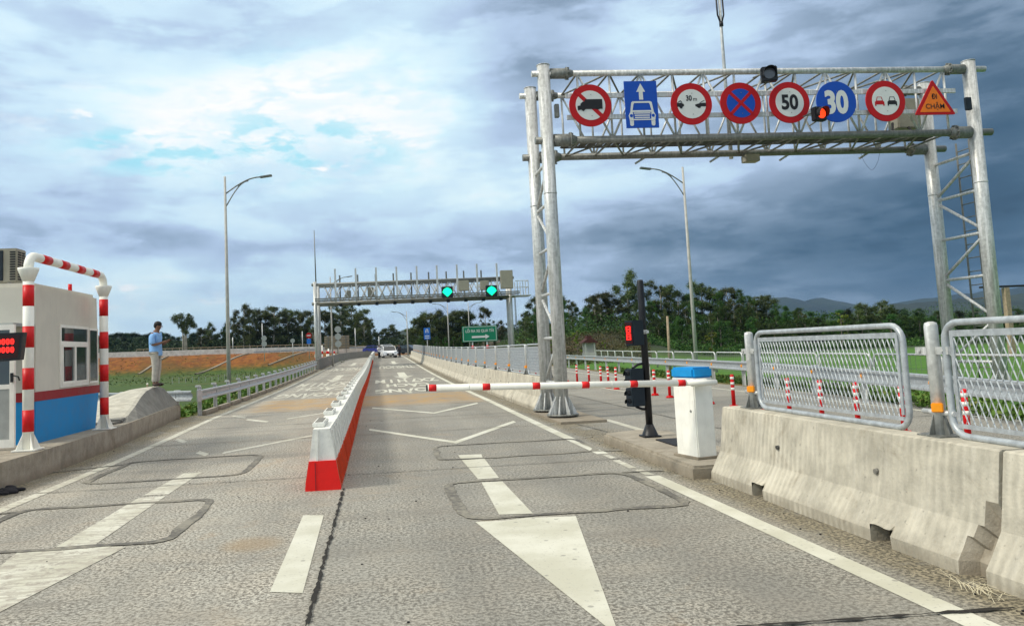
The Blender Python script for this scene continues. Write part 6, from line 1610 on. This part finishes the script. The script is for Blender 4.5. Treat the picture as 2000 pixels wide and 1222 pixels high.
('broad', 61.81, 88, 3.53, 1.4, 'behind the right green field'),
('broad', 63.65, 88, 3.37, 1.4, 'behind the right green field'),
('broad', 65.49, 88, 3.19, 1.4, 'behind the right green field'),
('broad', 67.35, 88, 3.12, 1.4, 'behind the right green field'),
('broad', 69.23, 88, 3.13, 1.4, 'behind the right green field'),
('broad', 70.95, 88, 1.69, 1.4, 'behind the right green field'),
('broad', 72.85, 88, 1.79, 1.4, 'behind the right green field'),
('broad', 74.87, 88, 2.87, 1.4, 'behind the right green field'),
('broad', 76.69, 88, 2.17, 1.4, 'behind the right green field'),
('broad', 78.62, 88, 2.37, 1.4, 'behind the right green field'),
('broad', 80.53, 88, 2.29, 1.4, 'behind the right green field'),
('broad', 82.44, 88, 2.16, 1.4, 'behind the right green field'),
('yellow', 50.4, 80, 4.04, 1.1, 'small yellow green tree standing before the wood above the mesh screen'),
('yellow', 19.23, 74, 3.14, 0.9, 'small yellow green tree right beside the left gantry posts'),
('yellow', 29.35, 66, 2.46, 0.8, 'thin yellow green sapling just right of the right street lamp'),
('yellow', 39.27, 70, 1.68, 0.9, 'before the right wood'),
('yellow', 18.0, 80, 2.84, 0.9, 'before the right wood'),
('yellow', 21.39, 72, 1.91, 0.6, 'before the right wood'),
('yellow', 16.83, 90, 2.53, 0.7, 'before the right wood'),
('far', -88.92, 260, 12.01, 1.5, 'on the low hill at left'),
('far', -87.15, 260, 12.0, 1.5, 'on the low hill at left'),
('far', -85.37, 260, 12.19, 1.5, 'on the low hill at left'),
('far', -83.6, 260, 12.31, 1.5, 'on the low hill at left'),
('far', -81.82, 260, 12.08, 1.5, 'on the low hill at left'),
('far', -80.04, 260, 12.24, 1.5, 'on the low hill at left'),
('far', -78.26, 260, 11.66, 1.5, 'on the low hill at left'),
('far', -76.48, 260, 11.39, 1.5, 'on the low hill at left'),
('far', -74.69, 260, 11.71, 1.5, 'on the low hill at left'),
('far', -72.9, 260, 11.99, 1.5, 'on the low hill at left'),
('far', -71.11, 260, 11.8, 1.5, 'on the low hill at left'),
('far', -69.32, 260, 11.49, 1.5, 'on the low hill at left'),
('far', -67.53, 260, 10.41, 1.5, 'on the low hill at left'),
('far', -65.74, 260, 10.03, 1.5, 'on the low hill at left'),
('far', -63.94, 260, 10.34, 1.5, 'on the low hill at left'),
('far', -62.14, 260, 9.67, 1.5, 'on the low hill at left'),
('far', -60.34, 260, 9.71, 1.5, 'on the low hill at left'),
('far', -58.53, 260, 9.77, 1.5, 'on the low hill at left'),
('far', -83.19, 245, 10.43, 1.5, 'on the low hill at left'),
('far', -81.52, 245, 10.22, 1.5, 'on the low hill at left'),
('far', -79.85, 245, 9.92, 1.5, 'on the low hill at left'),
('far', -78.18, 245, 10.16, 1.5, 'on the low hill at left'),
('far', -76.51, 245, 9.78, 1.5, 'on the low hill at left'),
('far', -74.83, 245, 9.97, 1.5, 'on the low hill at left'),
('far', -73.15, 245, 10.13, 1.5, 'on the low hill at left'),
('far', -71.47, 245, 9.74, 1.5, 'on the low hill at left'),
('far', -69.79, 245, 9.49, 1.5, 'on the low hill at left'),
('far', -68.09, 245, 10.11, 1.5, 'on the low hill at left'),
('far', -66.41, 245, 9.64, 1.5, 'on the low hill at left'),
('far', -64.72, 245, 9.57, 1.5, 'on the low hill at left'),
('far', -63.05, 245, 8.31, 1.5, 'on the low hill at left'),
('far', -61.35, 245, 8.08, 1.5, 'on the low hill at left'),
('far', -59.65, 245, 8.55, 1.5, 'on the low hill at left'),
('far', -57.96, 245, 7.8, 1.5, 'on the low hill at left'),
('far', -56.26, 245, 7.76, 1.5, 'on the low hill at left'),
('far', -54.55, 245, 8.19, 1.5, 'on the low hill at left'),
('far', -77.53, 230, 8.59, 1.5, 'on the low hill at left'),
('far', -75.97, 230, 8.87, 1.5, 'on the low hill at left'),
('far', -74.4, 230, 8.09, 1.5, 'on the low hill at left'),
('far', -72.83, 230, 8.18, 1.5, 'on the low hill at left'),
('far', -71.26, 230, 7.88, 1.5, 'on the low hill at left'),
('far', -69.69, 230, 7.91, 1.5, 'on the low hill at left'),
('far', -68.11, 230, 7.97, 1.5, 'on the low hill at left'),
('far', -66.53, 230, 7.83, 1.5, 'on the low hill at left'),
('far', -64.95, 230, 7.94, 1.5, 'on the low hill at left'),
('far', -63.36, 230, 8.34, 1.5, 'on the low hill at left'),
('far', -61.78, 230, 7.77, 1.5, 'on the low hill at left'),
('far', -60.19, 230, 8.31, 1.5, 'on the low hill at left'),
('far', -58.61, 230, 7.45, 1.5, 'on the low hill at left'),
('far', -57.03, 230, 6.64, 1.5, 'on the low hill at left'),
('far', -55.43, 230, 7.25, 1.5, 'on the low hill at left'),
('far', -53.84, 230, 7.05, 1.5, 'on the low hill at left'),
('far', -52.24, 230, 6.89, 1.5, 'on the low hill at left'),
('far', -50.66, 230, 5.92, 1.5, 'on the low hill at left'),
('far', -100.55, 255, 11.97, 1.5, 'on the low hill at left'),
('far', -96.64, 255, 11.81, 1.5, 'on the low hill at left'),
('far', -92.72, 255, 11.64, 1.5, 'on the low hill at left'),
('far', -88.79, 255, 11.47, 1.5, 'on the low hill at left'),
]
def plant(kind, x, y, ztop, wide, label, group):
    pr = protos[kind]; i = random.randrange(len(pr)); z = zg(x, y) - .1; s = max(.15, (ztop - z) / 10.0); sc = (s * wide, s * wide, s); rz_ = random.uniform(0, 6.28) if kind != 'palm' else 0
    if (kind, i) not in used:
        used.add((kind, i)); o = pr[i]; o.location = (x, y, z); o.scale = sc; o.rotation_euler = (0, 0, rz_); tag(o, label, 'tree', group)
    else: dup(pr[i], (x, y, z), rz_, sc, label, group)
LAB = {'euc': 'tall airy tree from the left', 'broad': 'dense dark tree from the left', 'palm': 'ragged tree', 'far': 'distant dark tree from the left', 'yellow': 'yellow green sapling from the left'}
cnt = {}
for (kind, x, y, zt_, wide, where) in sorted(TREES, key=lambda q: q[1] / q[2]):
    cnt[kind, where] = cnt.get((kind, where), 0) + 1
    plant(kind, x, y, zt_, wide, where if len(where) > 45 else ORD[cnt[kind, where] - 1] + ' ' + LAB[kind] + ' ' + where, 'trees ' + where if len(where) <= 45 else 'single trees')
for k, pr in protos.items():
    for i, o in enumerate(pr):
        if (k, i) not in used:
            for c in list(o.children): bpy.data.objects.remove(c)
            bpy.data.objects.remove(o)

# undergrowth masses and verge grass
def brush(name, label, region, n, size, hgt, mat_, seed):
    rnd = random.Random(seed); mb = MB()
    for i in range(n):
        x, y = region(rnd); p = Vector((x, y, zg(x, y) + rnd.random() ** 1.5 * hgt(x, y))); s_ = size * rnd.uniform(.5, 1.3)
        a = Vector((rnd.gauss(0, 1), rnd.gauss(0, 1), rnd.gauss(0, 1))).normalized(); c = a.cross(Vector((rnd.gauss(0, 1), rnd.gauss(0, 1), rnd.gauss(0, 1)))).normalized()
        mb.face([mb.bm.verts.new(p + a * s_), mb.bm.verts.new(p + c * s_ * .5), mb.bm.verts.new(p - a * s_), mb.bm.verts.new(p - c * s_ * .5)])
    return tag(mb.build(name, mat_, fix=False), label, 'undergrowth', kind='stuff')
def hump(x, y, s=.12, m_=1.0): return max(.15, .5 + .9 * mnoise.noise(Vector((x * s, y * s, 3)))) * m_
brush('undergrowth', 'dark undergrowth filling the foot of the right hand wood', lambda r: (r.uniform(14, 95), r.uniform(88, 122)), 60000, .13, lambda x, y: 3.4 * hump(x, y, .1), 'broad', 5)
brush('undergrowth', 'dark green bushes before the right hand wood', lambda r: (lambda y: (r.uniform(27, 80) * y / 84, y))(r.uniform(80, 90)), 40000, .11, lambda x, y: 1.6 * hump(x, y, .16), 'broad', 15)
brush('scrub', 'brown scrub on the slope right of the near gantry posts', lambda r: (lambda y: (r.uniform(12, 27) * y / 75, y))(r.uniform(64, 92)), 16000, .10, lambda x, y: .9 * hump(x, y, .25), 'scrub', 6)
brush('undergrowth', 'dark undergrowth behind the highway wall', lambda r: (r.uniform(-80, 45), r.uniform(173, 190)), 40000, .24, lambda x, y: 6.0 * hump(x, y, .08), 'far', 8)
brush('verge_grass', 'weedy grass along the right guard rail', lambda r: (lambda y: (lerp(y, [(9, 9.9), (15, 10.9), (24, 12.4), (40, 13.7), (60, 15)]) + abs(r.gauss(0, .45)), y))(r.uniform(9, 50)), 9000, .07, lambda x, y: .30, 'grass', 9)
brush('verge_grass', 'weedy grass below the left guard rail', lambda r: (-5.75 - abs(r.gauss(0, .9)), r.uniform(23.5, 62)), 7000, .09, lambda x, y: .30, 'grass', 10)
brush('slope_tufts', 'dry tufts over the embankment and field edge', lambda r: (r.uniform(-60, -4), r.uniform(90, 156)), 2500, .16, lambda x, y: .45 * hump(x, y, .15), 'palm', 12)

# ------------------------------------------------------------------ hills
def hill(name, pts, y, depth):
    mb = MB(); A = []
    for k, (x, z) in enumerate(pts):
        A.append([mb.bm.verts.new((x, y - depth * .5, -5)), mb.bm.verts.new((x, y - depth * .2, z * .62)), mb.bm.verts.new((x, y, z)), mb.bm.verts.new((x, y + depth * .5, -5))])
    for a, c in zip(A, A[1:]):
        for i in range(3): mb.face([a[i], a[i + 1], c[i + 1], c[i]], True)
    return struct(name, mb, 'hill')
def ridge(ctrl, n, amp, seed):
    out = []
    for k in range(n + 1):
        x = ctrl[0][0] + (ctrl[-1][0] - ctrl[0][0]) * k / n; z = lerp(x, ctrl); out.append((x, z + amp * mnoise.noise(Vector((k * .35, seed, 0))) + amp * .5 * mnoise.noise(Vector((k * 1.1, seed, 4)))))
    return out
hill('mountain', ridge([(1317, 41), (1453, 119), (1564, 150), (1663, 153), (1739, 135), (1806, 145), (1893, 127), (2024, 96), (2161, 112), (2368, 132), (2601, 149), (2908, 159)], 60, 9, 1), 3000, 900)
hill('hill', ridge([(740, 12), (818, 34), (897, 45), (976, 48), (1045, 49), (1136, 54), (1258, 56)], 60, 5, 2), 1300, 500)
hill('hill', ridge([(-24, 5), (-1, 13), (23, 21), (42, 23), (65, 23), (103, 19), (127, 19), (151, 17), (174, 7)], 40, 3, 3), 700, 250)
hill('hill', ridge([(-232, 22), (-198, 20), (-154, 18), (-133, 18), (-122, 15), (-101, 11), (-81, 11), (-54, 9), (-31, 8), (-13, 5)], 40, 2, 4), 460, 160)


# ------------------------------------------------------------------ air
mb = MB(); mb.box2((-1700, -60, -6.5), (3900, 4300, 330))
hz = bpy.data.materials.new('haze'); hz.use_nodes = True; hn = hz.node_tree; hn.nodes.clear()
pv = hn.nodes.new('ShaderNodeVolumePrincipled'); pv.inputs['Density'].default_value = .0001; pv.inputs['Color'].default_value = (.22, .42, .72, 1); pv.inputs['Anisotropy'].default_value = .2
ho = hn.nodes.new('ShaderNodeOutputMaterial'); hn.links.new(pv.outputs[0], ho.inputs['Volume'])
M['haze'] = hz
tag(mb.build('haze', 'haze'), 'thin even haze over the whole plain', 'haze', kind='stuff')
